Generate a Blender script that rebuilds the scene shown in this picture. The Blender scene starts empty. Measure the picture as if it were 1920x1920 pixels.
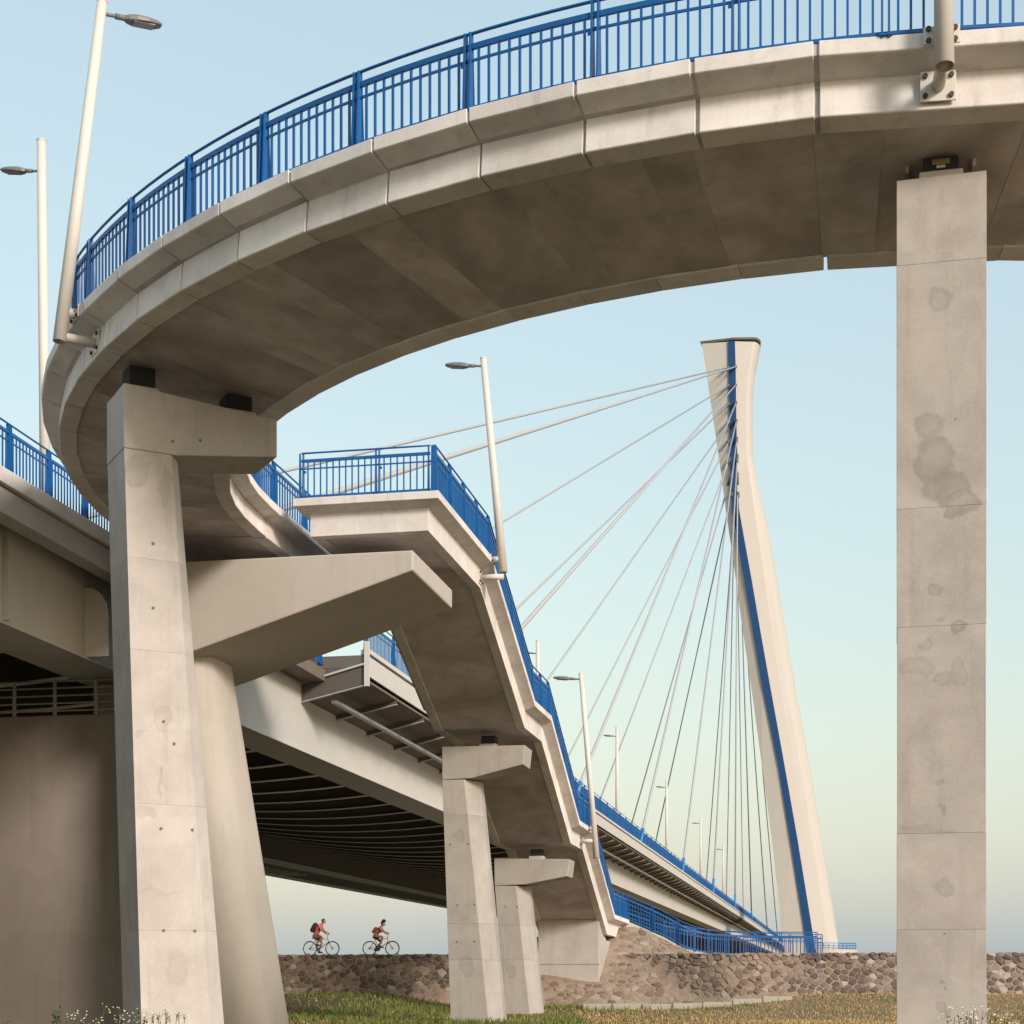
import bpy, math, random
from mathutils import Vector, Matrix
random.seed(7)
S = bpy.context.scene
COL = S.collection
pi = math.pi
rad = math.radians

# ------------------------------------------------------------------ camera, sky, sun, exposure
EYE = 1.5                      # camera height above the near ground (m)
FPX = 3100.0                   # focal length in photo pixels
cam = bpy.data.cameras.new('camera')
cam.sensor_width = 36.0
cam.lens = 36.0 * FPX / 1920.0
cam.shift_y = (1835 - 960) / 1920.0
cam.clip_start = 0.1
cam.clip_end = 9000
camo = bpy.data.objects.new('camera', cam)
camo.location = (0, 0, EYE)
camo.rotation_euler = (rad(90), 0, 0)
COL.objects.link(camo)
S.camera = camo

SUN_AZ = 38.0                  # degrees from straight behind the camera towards the right
SUN_EL = 24.0
sdir = Vector((math.sin(rad(SUN_AZ)) * math.cos(rad(SUN_EL)), -math.cos(rad(SUN_AZ)) * math.cos(rad(SUN_EL)), math.sin(rad(SUN_EL))))
W = bpy.data.worlds.new('World')
S.world = W
W.use_nodes = True
wn, wl = W.node_tree.nodes, W.node_tree.links
wn.clear()
sky = wn.new('ShaderNodeTexSky')
sky.sky_type = 'NISHITA'
sky.sun_disc = False
sky.sun_elevation = rad(SUN_EL)
sky.sun_rotation = rad(180 - SUN_AZ)
sky.altitude = 100
sky.air_density = 2.0
sky.dust_density = 3.0
sky.ozone_density = 0.3
bg = wn.new('ShaderNodeBackground')
bg.inputs['Strength'].default_value = 0.10
hz = wn.new('ShaderNodeMix')            # pale veil of haze added evenly over the whole sky
hz.data_type = 'RGBA'
hz.blend_type = 'ADD'
hz.inputs[0].default_value = 1.0
hz.inputs[7].default_value = (3.2, 4.1, 4.75, 1)
wo = wn.new('ShaderNodeOutputWorld')
wl.new(sky.outputs[0], hz.inputs[6])
wl.new(hz.outputs[2], bg.inputs['Color'])
wl.new(bg.outputs[0], wo.inputs['Surface'])

sun = bpy.data.lights.new('sun', 'SUN')
sun.energy = 3.6
sun.angle = rad(12)
sun.color = (1.0, 0.90, 0.83)
suno = bpy.data.objects.new('sun', sun)
suno.location = (40, -40, 60)
suno.rotation_euler = (-sdir).to_track_quat('-Z', 'Y').to_euler()
COL.objects.link(suno)

S.view_settings.view_transform = 'Standard'
S.view_settings.look = 'None'
S.view_settings.exposure = 0.0
S.view_settings.gamma = 1.0
S.render.resolution_x = S.render.resolution_y = 1024
S.cycles.max_bounces = 6
S.cycles.diffuse_bounces = 4

# ------------------------------------------------------------------ materials
MATS = {}
def nt(name):
    m = bpy.data.materials.new(name)
    m.use_nodes = True
    n, l = m.node_tree.nodes, m.node_tree.links
    b = n['Principled BSDF']
    MATS[name] = m
    return m, n, l, b

def mixc(n, l, fac, a, b, mode='MIX'):
    x = n.new('ShaderNodeMix'); x.data_type = 'RGBA'; x.blend_type = mode
    for sock, v in ((0, fac), (6, a), (7, b)):
        if isinstance(v, (int, float)): x.inputs[sock].default_value = v
        elif isinstance(v, tuple): x.inputs[sock].default_value = v if len(v) == 4 else v + (1,)
        else: l.new(v, x.inputs[sock])
    return x.outputs[2]

def noise(n, l, vec, scale, detail=4, rough=0.55, dist=0.0):
    t = n.new('ShaderNodeTexNoise'); t.inputs['Scale'].default_value = scale
    t.inputs['Detail'].default_value = detail; t.inputs['Roughness'].default_value = rough
    t.inputs['Distortion'].default_value = dist
    if vec is not None: l.new(vec, t.inputs['Vector'])
    return t.outputs['Fac']

def ramp(n, l, fac, p0, p1, c0=(0, 0, 0, 1), c1=(1, 1, 1, 1)):
    r = n.new('ShaderNodeValToRGB')
    r.color_ramp.elements[0].position = p0; r.color_ramp.elements[1].position = p1
    r.color_ramp.elements[0].color = c0; r.color_ramp.elements[1].color = c1
    l.new(fac, r.inputs[0])
    return r.outputs[0]

def mth(n, l, op, a, b=None, clamp=False):
    x = n.new('ShaderNodeMath'); x.operation = op; x.use_clamp = clamp
    for i, v in enumerate((a, b)):
        if v is None: continue
        if isinstance(v, (int, float)): x.inputs[i].default_value = v
        else: l.new(v, x.inputs[i])
    return x.outputs[0]

def concrete(name, col, dark, stain=0.5, streak=0.4, rough=0.85, scale=1.0, var=0.10, blobs=(), holes=None, bump=0.25):
    m, n, l, b = nt(name)
    g = n.new('ShaderNodeNewGeometry'); pos = g.outputs['Position']
    oi = n.new('ShaderNodeObjectInfo')
    off = n.new('ShaderNodeVectorMath'); off.operation = 'MULTIPLY_ADD'
    cx = n.new('ShaderNodeCombineXYZ')
    for k in range(3): l.new(oi.outputs['Random'], cx.inputs[k])
    l.new(cx.outputs[0], off.inputs[0]); off.inputs[1].default_value = (13, 17, 11); l.new(pos, off.inputs[2])
    v = off.outputs[0]
    big = noise(n, l, v, 0.55 * scale, 5, 0.6, 0.6)
    mid = noise(n, l, v, 2.3 * scale, 6, 0.65, 0.3)
    fine = noise(n, l, v, 26 * scale, 5, 0.7)
    st = n.new('ShaderNodeMapping'); st.inputs['Scale'].default_value = (3.2, 3.2, 0.22); l.new(v, st.inputs['Vector'])
    strk = noise(n, l, st.outputs[0], 1.3, 5, 0.6, 0.2)
    c = mixc(n, l, mth(n, l, 'MULTIPLY', ramp(n, l, big, 0.38, 0.72), stain), col, dark)
    c = mixc(n, l, mth(n, l, 'MULTIPLY', ramp(n, l, mid, 0.45, 0.75), stain * 0.6), c, dark)
    c = mixc(n, l, mth(n, l, 'MULTIPLY', ramp(n, l, strk, 0.55, 0.8), streak), c, tuple(x * 0.62 for x in dark))
    c = mixc(n, l, mth(n, l, 'MULTIPLY', ramp(n, l, fine, 0.3, 0.7), 0.26), c, tuple(min(1, x * 1.22) for x in col))
    # blowholes
    vo = n.new('ShaderNodeTexVoronoi'); vo.inputs['Scale'].default_value = 3.4 * scale; l.new(v, vo.inputs['Vector'])
    pores = ramp(n, l, vo.outputs['Distance'], 0.03, 0.07, (1, 1, 1, 1), (0, 0, 0, 1))
    c = mixc(n, l, mth(n, l, 'MULTIPLY', mth(n, l, 'MULTIPLY', pores, ramp(n, l, mid, 0.5, 0.62)), 0.75), c, tuple(x * 0.5 for x in dark))
    # damp patches with an outline of their own (world x, z, half width, half height, strength)
    if blobs:
        nz = n.new('ShaderNodeTexNoise'); nz.inputs['Scale'].default_value = 3.0; nz.inputs['Detail'].default_value = 5
        l.new(pos, nz.inputs['Vector'])
        wv = n.new('ShaderNodeVectorMath'); wv.operation = 'MULTIPLY_ADD'
        l.new(nz.outputs['Color'], wv.inputs[0]); wv.inputs[1].default_value = (0.42, 0, 0.42)
        l.new(pos, wv.inputs[2])
        wp = n.new('ShaderNodeSeparateXYZ'); l.new(wv.outputs[0], wp.inputs[0])
        acc = None
        for (bx, bz, rx, rz, sg) in blobs:
            dx = mth(n, l, 'DIVIDE', mth(n, l, 'SUBTRACT', wp.outputs[0], bx + 0.21), rx)
            dz = mth(n, l, 'DIVIDE', mth(n, l, 'SUBTRACT', wp.outputs[2], bz + 0.21), rz)
            d = mth(n, l, 'SQRT', mth(n, l, 'ADD', mth(n, l, 'MULTIPLY', dx, dx), mth(n, l, 'MULTIPLY', dz, dz)))
            fill = mth(n, l, 'MULTIPLY', ramp(n, l, d, 0.78, 1.0, (0.85, 0.85, 0.85, 1), (0, 0, 0, 1)), ramp(n, l, mid, 0.25, 0.62, (0.55, 0.55, 0.55, 1), (1, 1, 1, 1)))
            core_ = ramp(n, l, d, 0.35, 0.85, (0.55, 0.55, 0.55, 1), (1, 1, 1, 1))
            fs = mth(n, l, 'MULTIPLY', mth(n, l, 'MULTIPLY', fill, core_), sg * 0.72)
            acc = fs if acc is None else mth(n, l, 'MAXIMUM', acc, fs)
        c = mixc(n, l, acc, c, tuple(x * 0.58 for x in dark))
    val = n.new('ShaderNodeHueSaturation')
    rv = n.new('ShaderNodeMapRange'); rv.inputs[3].default_value = 1 - var; rv.inputs[4].default_value = 1 + var
    l.new(oi.outputs['Random'], rv.inputs[0]); l.new(rv.outputs[0], val.inputs['Value']); l.new(c, val.inputs['Color'])
    l.new(val.outputs[0], b.inputs['Base Color'])
    b.inputs['Roughness'].default_value = rough
    b.inputs['Specular IOR Level'].default_value = 0.25
    bp = n.new('ShaderNodeBump'); bp.inputs['Strength'].default_value = bump; bp.inputs['Distance'].default_value = 0.02
    l.new(mth(n, l, 'ADD', mth(n, l, 'MULTIPLY', fine, 0.4), mid), bp.inputs['Height'])
    l.new(bp.outputs[0], b.inputs['Normal'])
    return m

def paint(name, col, rough=0.4, var=0.08, dirt=0.25, metallic=0.0, dcol=None, scale=1.0):
    m, n, l, b = nt(name)
    g = n.new('ShaderNodeNewGeometry')
    a = noise(n, l, g.outputs['Position'], 1.1 * scale, 5, 0.6, 0.3)
    st = n.new('ShaderNodeMapping'); st.inputs['Scale'].default_value = (4, 4, 0.4); l.new(g.outputs['Position'], st.inputs['Vector'])
    s = noise(n, l, st.outputs[0], 1.5, 4, 0.6)
    dc = dcol or tuple(x * 0.6 for x in col)
    c = mixc(n, l, mth(n, l, 'MULTIPLY', ramp(n, l, a, 0.4, 0.8), dirt), col, dc)
    c = mixc(n, l, mth(n, l, 'MULTIPLY', ramp(n, l, s, 0.5, 0.8), dirt * 0.8), c, dc)
    l.new(c, b.inputs['Base Color'])
    l.new(mth(n, l, 'ADD', mth(n, l, 'MULTIPLY', a, 0.2), rough - 0.1), b.inputs['Roughness'])
    b.inputs['Metallic'].default_value = metallic
    b.inputs['Specular IOR Level'].default_value = 0.28
    return m

def simple(name, col, rough=0.7, nscale=8, amt=0.3, metallic=0.0):
    m, n, l, b = nt(name)
    tc = n.new('ShaderNodeNewGeometry')
    f = noise(n, l, tc.outputs['Position'], nscale, 4, 0.6)
    c = mixc(n, l, mth(n, l, 'MULTIPLY', f, amt * 2), col, tuple(x * 0.5 for x in col))
    l.new(c, b.inputs['Base Color']); b.inputs['Roughness'].default_value = rough; b.inputs['Metallic'].default_value = metallic
    return m

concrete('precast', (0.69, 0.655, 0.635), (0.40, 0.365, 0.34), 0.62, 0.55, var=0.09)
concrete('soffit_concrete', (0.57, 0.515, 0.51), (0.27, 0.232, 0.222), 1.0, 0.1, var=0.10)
TPB = [(262, 890, 22, 36, .55), (311, 915, 8, 46, .5), (307, 1352, 17, 28, .45), (268, 1378, 9, 8, .5), (303, 1465, 5, 32, .6), (275, 1525, 18, 10, .4), (330, 1815, 22, 34, .3), (296, 1672, 40, 6, .35), (352, 1050, 6, 60, .25)]
concrete('pier_concrete', (0.49, 0.455, 0.43), (0.31, 0.28, 0.25), 0.7, 0.4, var=0.03, blobs=[((x - 960) * 30.9 / FPX, EYE + (1835 - y) * 30.9 / FPX, rx * 30.9 / FPX, rz * 30.9 / FPX, sg) for x, y, rx, rz, sg in TPB])
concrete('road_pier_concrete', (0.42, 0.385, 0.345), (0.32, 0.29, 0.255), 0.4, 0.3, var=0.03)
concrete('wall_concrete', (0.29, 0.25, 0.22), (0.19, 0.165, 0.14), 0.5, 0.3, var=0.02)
SPB = [(860, 1565, 13, 17, .45, 56.3), (875, 1812, 15, 22, .5, 56.3), (868, 1690, 22, 40, .2, 56.3), (958, 1820, 10, 16, .5, 66.2), (945, 1760, 14, 60, .2, 66.2)]
concrete('shaded_stair_pier_concrete', (0.37, 0.345, 0.32), (0.24, 0.22, 0.20), 0.7, 0.4, var=0.03, blobs=[((x - 960) * d / FPX, EYE + (1835 - y) * d / FPX, rx * d / FPX, rz * d / FPX, sg) for x, y, rx, rz, sg, d in SPB])  # the pier concrete darkened, putting shade into the stair piers' colour
concrete('abutment_concrete', (0.45, 0.42, 0.39), (0.27, 0.245, 0.22), 0.6, 0.4, var=0.03)
paint('blue_paint', (0.005, 0.095, 0.31), 0.38, dirt=0.45, dcol=(0.012, 0.05, 0.15))
paint('bright_blue_paint', (0.05, 0.22, 0.55), 0.4, dirt=0.2)
paint('lit_rib_paint', (0.78, 0.74, 0.68), 0.5, dirt=0.2)  # girder white lightened so the unlit rib flanges look lit
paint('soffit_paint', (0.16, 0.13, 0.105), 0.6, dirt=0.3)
paint('navy_panel', (0.003, 0.045, 0.15), 0.6, dirt=0.2)
paint('pole_paint', (0.60, 0.57, 0.53), 0.42, dirt=0.25, dcol=(0.42, 0.39, 0.36))
paint('steel_white', (0.52, 0.50, 0.47), 0.45, dirt=0.3, dcol=(0.42, 0.38, 0.33))
paint('steel_grey', (0.42, 0.42, 0.41), 0.5, dirt=0.3)
paint('pylon_white', (0.45, 0.425, 0.395), 0.5, dirt=0.2, dcol=(0.40, 0.375, 0.345), scale=0.1)
paint('cable_white', (0.36, 0.375, 0.395), 0.5, dirt=0.0)
paint('luminaire_grey', (0.16, 0.16, 0.165), 0.4, dirt=0.2)
paint('galvanised', (0.50, 0.48, 0.46), 0.45, dirt=0.3, metallic=0.3)
simple('lamp_glass', (0.20, 0.21, 0.23), 0.2)
simple('black_rubber', (0.02, 0.02, 0.02), 0.8)
simple('bolt_dark', (0.07, 0.06, 0.055), 0.5, metallic=0.5)
simple('brass_bearing', (0.30, 0.19, 0.08), 0.4, metallic=0.6)
simple('dark_steel', (0.13, 0.115, 0.10), 0.6)
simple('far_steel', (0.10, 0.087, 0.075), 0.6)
simple('tie_hole_grey', (0.17, 0.155, 0.14), 0.9)
simple('skin', (0.36, 0.17, 0.09), 0.55, 6, 0.15)
simple('skin_light', (0.42, 0.20, 0.11), 0.55, 6, 0.15)
simple('red_shirt', (0.62, 0.13, 0.11), 0.8, 14, 0.25)
simple('brown_shorts', (0.13, 0.075, 0.03), 0.85, 14, 0.3)
simple('backpack_cloth', (0.045, 0.02, 0.03), 0.85, 14, 0.3)
simple('maroon_top', (0.30, 0.085, 0.05), 0.85, 14, 0.3)
simple('grey_shorts', (0.14, 0.07, 0.05), 0.85, 14, 0.3)
simple('black_hair', (0.015, 0.014, 0.016), 0.6, 30, 0.3)
simple('dark_hair_short', (0.05, 0.03, 0.022), 0.8, 30, 0.3)
simple('bike_frame_grey', (0.32, 0.30, 0.25), 0.35, 8, 0.2, 0.4)
simple('bike_frame_lime', (0.42, 0.40, 0.04), 0.4, 8, 0.2)
simple('shoe_dark', (0.05, 0.03, 0.025), 0.8)
simple('mint_plastic', (0.35, 0.55, 0.48), 0.5)
simple('leaf_green', (0.055, 0.085, 0.028), 0.7, 5, 0.35)
simple('stem_green', (0.10, 0.12, 0.05), 0.7, 5, 0.35)
simple('petal_white', (0.74, 0.70, 0.52), 0.7, 9, 0.12)
simple('kerb_concrete', (0.42, 0.40, 0.35), 0.9, 3, 0.3)

def ground_mat():
    m, n, l, b = nt('dry_meadow')
    g = n.new('ShaderNodeNewGeometry'); p = g.outputs['Position']
    a = noise(n, l, p, 0.16, 5, 0.6, 0.5); f = noise(n, l, p, 3.0, 6, 0.7)
    sx = n.new('ShaderNodeSeparateXYZ'); l.new(p, sx.inputs[0])
    gx = n.new('ShaderNodeMapRange'); gx.inputs[1].default_value = -2; gx.inputs[2].default_value = 9; gx.inputs[3].default_value = -0.14; gx.inputs[4].default_value = 0.12; l.new(sx.outputs[0], gx.inputs[0])
    a = mth(n, l, 'ADD', a, gx.outputs[0])
    c = mixc(n, l, ramp(n, l, a, 0.40, 0.62), (0.06, 0.06, 0.028), (0.24, 0.16, 0.075))
    c = mixc(n, l, mth(n, l, 'MULTIPLY', f, 0.6), c, (0.10, 0.075, 0.035))
    l.new(c, b.inputs['Base Color']); b.inputs['Roughness'].default_value = 0.95
    bp = n.new('ShaderNodeBump'); bp.inputs['Strength'].default_value = 0.6; bp.inputs['Distance'].default_value = 0.1
    l.new(f, bp.inputs['Height']); l.new(bp.outputs[0], b.inputs['Normal'])
ground_mat()
def earth_mat():
    m, n, l, b = nt('embankment_mortar')
    g = n.new('ShaderNodeNewGeometry'); p = g.outputs['Position']
    a = noise(n, l, p, 0.8, 6, 0.65, 0.5); f = noise(n, l, p, 6.0, 6, 0.7)
    c = mixc(n, l, ramp(n, l, a, 0.35, 0.65), (0.26, 0.19, 0.135), (0.40, 0.32, 0.25))
    c = mixc(n, l, mth(n, l, 'MULTIPLY', f, 0.5), c, (0.14, 0.095, 0.06))
    l.new(c, b.inputs['Base Color']); b.inputs['Roughness'].default_value = 0.95
    bp = n.new('ShaderNodeBump'); bp.inputs['Strength'].default_value = 0.8; bp.inputs['Distance'].default_value = 0.06
    l.new(f, bp.inputs['Height']); l.new(bp.outputs[0], b.inputs['Normal'])
earth_mat()
def stone_mat(name, cols):
    m, n, l, b = nt(name)
    g = n.new('ShaderNodeNewGeometry'); p = g.outputs['Position']
    r = n.new('ShaderNodeValToRGB'); r.color_ramp.interpolation = 'CONSTANT'
    el = r.color_ramp.elements
    el[0].position, el[0].color = cols[0][0], cols[0][1] + (1,)
    el[1].position, el[1].color = cols[1][0], cols[1][1] + (1,)
    for q, cc in cols[2:]:
        e = el.new(q); e.color = cc + (1,)
    l.new(g.outputs['Random Per Island'], r.inputs[0])
    oi = n.new('ShaderNodeObjectInfo')
    r2 = n.new('ShaderNodeValToRGB'); r2.color_ramp.interpolation = 'CONSTANT'
    el = r2.color_ramp.elements
    el[0].position, el[0].color = cols[0][0], cols[0][1] + (1,)
    el[1].position, el[1].color = cols[1][0], cols[1][1] + (1,)
    for q, cc in cols[2:]:
        e = el.new(q); e.color = cc + (1,)
    l.new(oi.outputs['Random'], r2.inputs[0])
    at = n.new('ShaderNodeAttribute'); at.attribute_type = 'OBJECT'; at.attribute_name = 'joined'
    c = mixc(n, l, at.outputs['Fac'], r2.outputs[0], r.outputs[0])
    f = noise(n, l, p, 5.0, 6, 0.7, 0.4)
    c = mixc(n, l, mth(n, l, 'MULTIPLY', f, 0.55), c, (0.13, 0.09, 0.065))
    l.new(c, b.inputs['Base Color']); b.inputs['Roughness'].default_value = 0.9
    bp = n.new('ShaderNodeBump'); bp.inputs['Strength'].default_value = 0.7; bp.inputs['Distance'].default_value = 0.03
    l.new(f, bp.inputs['Height']); l.new(bp.outputs[0], b.inputs['Normal'])
stone_mat('rubble_stone', [(0.0, (0.105, 0.075, 0.065)), (0.18, (0.20, 0.135, 0.10)), (0.34, (0.075, 0.06, 0.058)), (0.48, (0.25, 0.185, 0.14)), (0.6, (0.15, 0.095, 0.075)), (0.74, (0.23, 0.18, 0.145)), (0.93, (0.42, 0.37, 0.31))])
stone_mat('slope_stone', [(0.0, (0.25, 0.18, 0.13)), (0.22, (0.31, 0.235, 0.175)), (0.42, (0.19, 0.125, 0.09)), (0.55, (0.35, 0.275, 0.21)), (0.7, (0.27, 0.20, 0.155)), (0.82, (0.14, 0.105, 0.09)), (0.9, (0.40, 0.34, 0.27))])
def grass_mat(name, c0, c1):
    m, n, l, b = nt(name)
    g = n.new('ShaderNodeNewGeometry')
    c = mixc(n, l, g.outputs['Random Per Island'], c0, c1)
    l.new(c, b.inputs['Base Color']); b.inputs['Roughness'].default_value = 0.8
grass_mat('grass_green', (0.06, 0.10, 0.014), (0.18, 0.19, 0.04))
grass_mat('grass_dry', (0.30, 0.19, 0.065), (0.48, 0.34, 0.15))

# ------------------------------------------------------------------ helpers
def Z(h): return h + EYE                     # heights in the notes are above the eye

def thing(name, label, cat, loc=(0, 0, 0), rotz=0.0, group=None):
    o = bpy.data.objects.new(name, None); COL.objects.link(o)
    o.empty_display_size = 0.2
    o.location = loc; o.rotation_euler = (0, 0, rotz)
    o['label'] = label; o['category'] = cat
    if group: o['group'] = group
    return o

def tag(o, label=None, cat=None, group=None, kind=None):
    if label: o['label'] = label
    if cat: o['category'] = cat
    if group: o['group'] = group
    if kind: o['kind'] = kind
    return o

def root_mw(p):
    m = Matrix.Identity(4)
    while p is not None:
        m = (Matrix.Translation(p.location) @ p.rotation_euler.to_matrix().to_4x4() @ Matrix.Diagonal(p.scale.to_4d())) @ m
        p = p.parent
    return m

def obj(name, verts, faces, mat, parent=None, smooth=False, bevel=0.0, label=None, kind=None):
    """verts in world space -> object with its origin in the middle of its geometry"""
    vs = [Vector(v) for v in verts]
    lo = Vector((min(v[k] for v in vs) for k in range(3))); hi = Vector((max(v[k] for v in vs) for k in range(3)))
    c = (lo + hi) / 2; c.z = lo.z
    me = bpy.data.meshes.new(name)
    if parent is None:
        rot = Matrix.Identity(4); loc = c
        loc_m = Matrix.Translation(c).inverted()
    else:
        inv = root_mw(parent).inverted()
        loc = inv @ c
        loc_m = Matrix.Translation(-loc) @ inv
    me.from_pydata([loc_m @ v for v in vs], [], faces)
    me.materials.append(MATS[mat])
    if smooth:
        for p in me.polygons: p.use_smooth = True
    me.update()
    o = bpy.data.objects.new(name, me); COL.objects.link(o)
    o.location = loc; o.parent = parent
    if bevel:
        md = o.modifiers.new('bevel', 'BEVEL'); md.width = bevel; md.segments = 2; md.limit_method = 'ANGLE'; md.angle_limit = rad(25)
    if label: o['label'] = label
    if kind: o['kind'] = kind
    return o

def inst(src, name, mat4, parent):
    """another object on the same mesh, placed by a world matrix"""
    o = bpy.data.objects.new(name, src if isinstance(src, bpy.types.Mesh) else src.data); COL.objects.link(o)
    o.parent = parent
    m = root_mw(parent).inverted() @ mat4
    o.matrix_basis = m
    return o

class MB:
    def __init__(s): s.v = []; s.f = []
    def add(s, vs, fs):
        k = len(s.v); s.v += [tuple(v) for v in vs]; s.f += [tuple(i + k for i in f) for f in fs]; return s
    def loft(s, rings, caps=True, closed=True):
        k = len(s.v); m = len(rings[0])
        for r in rings: s.v += [tuple(p) for p in r]
        for i in range(len(rings) - 1):
            for j in range(m if closed else m - 1):
                a = k + i * m + j; b = k + i * m + (j + 1) % m
                s.f.append((a, b, b + m, a + m))
        if caps and closed:
            s.f.append(tuple(k + j for j in reversed(range(m))))
            s.f.append(tuple(k + (len(rings) - 1) * m + j for j in range(m)))
        return s
    def tube(s, pts, r, n=8, caps=True):
        pts = [Vector(p) for p in pts]; rings = []
        rs = r if isinstance(r, (list, tuple)) else [r] * len(pts)
        prev = None
        for i, p in enumerate(pts):
            t = (pts[min(i + 1, len(pts) - 1)] - pts[max(i - 1, 0)]).normalized()
            ref = Vector((0, 0, 1)) if abs(t.z) < 0.95 else Vector((1, 0, 0))
            x = t.cross(ref).normalized(); y = x.cross(t).normalized()
            rings.append([p + (x * math.cos(2 * pi * j / n) + y * math.sin(2 * pi * j / n)) * rs[i] for j in range(n)])
        return s.loft(rings, caps)
    def bar(s, pts, w, h, up=Vector((0, 0, 1))):
        """rectangular bar along a path, w across and h along up"""
        pts = [Vector(p) for p in pts]; rings = []
        for i, p in enumerate(pts):
            t = (pts[min(i + 1, len(pts) - 1)] - pts[max(i - 1, 0)]).normalized()
            x = t.cross(up).normalized(); y = x.cross(t).normalized()
            rings.append([p - x * w / 2 - y * h / 2, p + x * w / 2 - y * h / 2, p + x * w / 2 + y * h / 2, p - x * w / 2 + y * h / 2])
        return s.loft(rings)
    def box(s, c, ux, uy, uz):
        c = Vector(c); ux = Vector(ux); uy = Vector(uy); uz = Vector(uz)
        vs = [c + ux * a + uy * b + uz * d for d in (-1, 1) for a, b in ((-1, -1), (1, -1), (1, 1), (-1, 1))]
        return s.add(vs, [(3, 2, 1, 0), (4, 5, 6, 7), (0, 1, 5, 4), (1, 2, 6, 5), (2, 3, 7, 6), (3, 0, 4, 7)])
    def build(s, name, mat, parent=None, **kw): return obj(name, s.v, s.f, mat, parent, **kw)

# bridge frame: s along the bridge axis, a metres to the left of the camera's line, h above the eye
PSI = math.atan(605.0 / FPX)
SN, CS = math.sin(PSI), math.cos(PSI)
DV = Vector((SN, CS, 0)); RV = Vector((CS, -SN, 0)); UP = Vector((0, 0, 1))
def B(s, a, h): return DV * s - RV * a + UP * Z(h)
def PX(x, y, d, h=None):
    """photo pixel at depth d -> world point"""
    return Vector(((x - 960) * d / FPX, d, Z((1835 - y) * d / FPX)))

# ------------------------------------------------------------------ ground and embankment
def sm(a, b, x):
    t = max(0, min(1, (x - a) / (b - a))) if a != b else 0
    return t * t * (3 - 2 * t)
def gh(X, Y):
    s = X * SN + Y * CS
    up = 0.25 + 0.6 * sm(6, 14, X) + 0.55 * sm(-1, -7, X)
    return sm(60, 73, s) * up * (1 - sm(84, 100, s)) - 0.5 * sm(95, 140, s)
def dike(X, Y):
    s = X * SN + Y * CS
    n = 0.04 * math.sin(X * 1.7) + 0.03 * math.sin(X * 4.1 + 1)
    s = s - 3.4 * sm(-2.6, -0.8, X) * (1 - sm(4.0, 10.5, X))
    if s < 74: return 2.62 - (74 - s) * 1.25 + (n if s < 73.6 else 0)
    if s > 86: return 2.62 - (s - 86) * 0.5
    return 2.62
def cone(X, Y):
    px = min(max(X, 2.4), 6.2); py = min(max(Y, 80.4), 92.0)
    d = math.hypot(X - px, Y - py)
    return 3.95 - d * 0.475 + 0.10 * math.sin(X * 1.3) * math.sin(Y * 1.1)
xs = [-6000, -2000, -700, -250, -120, -70] + [-45 + i * 1.25 for i in range(88)] + [75, 120, 250, 700, 2000, 6000]
ys = [-6000, -2000, -700, -250, -100, -40, -10, 8, 20, 30, 38, 44] + [48 + i * 1.25 for i in range(48)] + [115, 130, 160, 250, 700, 2000, 6000]
gv = [(x, y, gh(x, y) if abs(x) < 100 and 40 < y < 200 else (-0.5 if y > 130 else 0)) for y in ys for x in xs]
nx = len(xs)
gf = [(j * nx + i, j * nx + i + 1, (j + 1) * nx + i + 1, (j + 1) * nx + i) for j in range(len(ys) - 1) for i in range(nx - 1)]
tag(obj('ground', gv, gf, 'dry_meadow', smooth=True), kind='structure', label='dry meadow ground under the bridge')

def emb(X, Y): return max(dike(X, Y), cone(X, Y))
ex = [-70 + i * 0.5 for i in range(281)]; ey = [62 + i * 0.4 for i in range(86)]
ev = [(x, y, emb(x, y)) for y in ey for x in ex]
ef = []
for j in range(len(ey) - 1):
    for i in range(len(ex) - 1):
        q = (j * 281 + i, j * 281 + i + 1, (j + 1) * 281 + i + 1, (j + 1) * 281 + i)
        if max(ev[k][2] - gh(ev[k][0], ev[k][1]) for k in q) > -0.25: ef.append(q)
EMB = tag(obj('embankment', ev, ef, 'embankment_mortar', smooth=True), kind='structure', label='stone pitched dike and cone slope at the foot of the stairs')

# rubble stones: Voronoi cells on the slopes
def cells(n_u, n_v, du, dv, keep):
    pts = {}
    for i in range(-1, n_u + 1):
        for j in range(-1, n_v + 1):
            pts[i, j] = ((i + 0.5 + (j % 2) * 0.5 + random.uniform(-.36, .36)) * du, (j + 0.5 + random.uniform(-.36, .36)) * dv)
    out = []
    for i in range(n_u):
        for j in range(n_v):
            c = pts[i, j]
            if not keep(*c): continue
            poly = [(c[0] + dx, c[1] + dy) for dx, dy in ((-2 * du, -2 * dv), (2 * du, -2 * dv), (2 * du, 2 * dv), (-2 * du, 2 * dv))]
            for a in range(-2, 3):
                for b in range(-2, 3):
                    if (a or b) and (i + a, j + b) in pts:
                        q = pts[i + a, j + b]
                        mx, my = (c[0] + q[0]) / 2, (c[1] + q[1]) / 2; nx_, ny_ = q[0] - c[0], q[1] - c[1]
                        new = []
                        for k in range(len(poly)):
                            p0, p1 = poly[k], poly[(k + 1) % len(poly)]
                            d0 = (p0[0] - mx) * nx_ + (p0[1] - my) * ny_; d1 = (p1[0] - mx) * nx_ + (p1[1] - my) * ny_
                            if d0 <= 0: new.append(p0)
                            if d0 * d1 < 0:
                                t = d0 / (d0 - d1); new.append((p0[0] + (p1[0] - p0[0]) * t, p0[1] + (p1[1] - p0[1]) * t))
                        poly = new
                        if len(poly) < 3: break
                if len(poly) < 3: break
            if len(poly) >= 3: out.append((c, poly))
    return out

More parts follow.
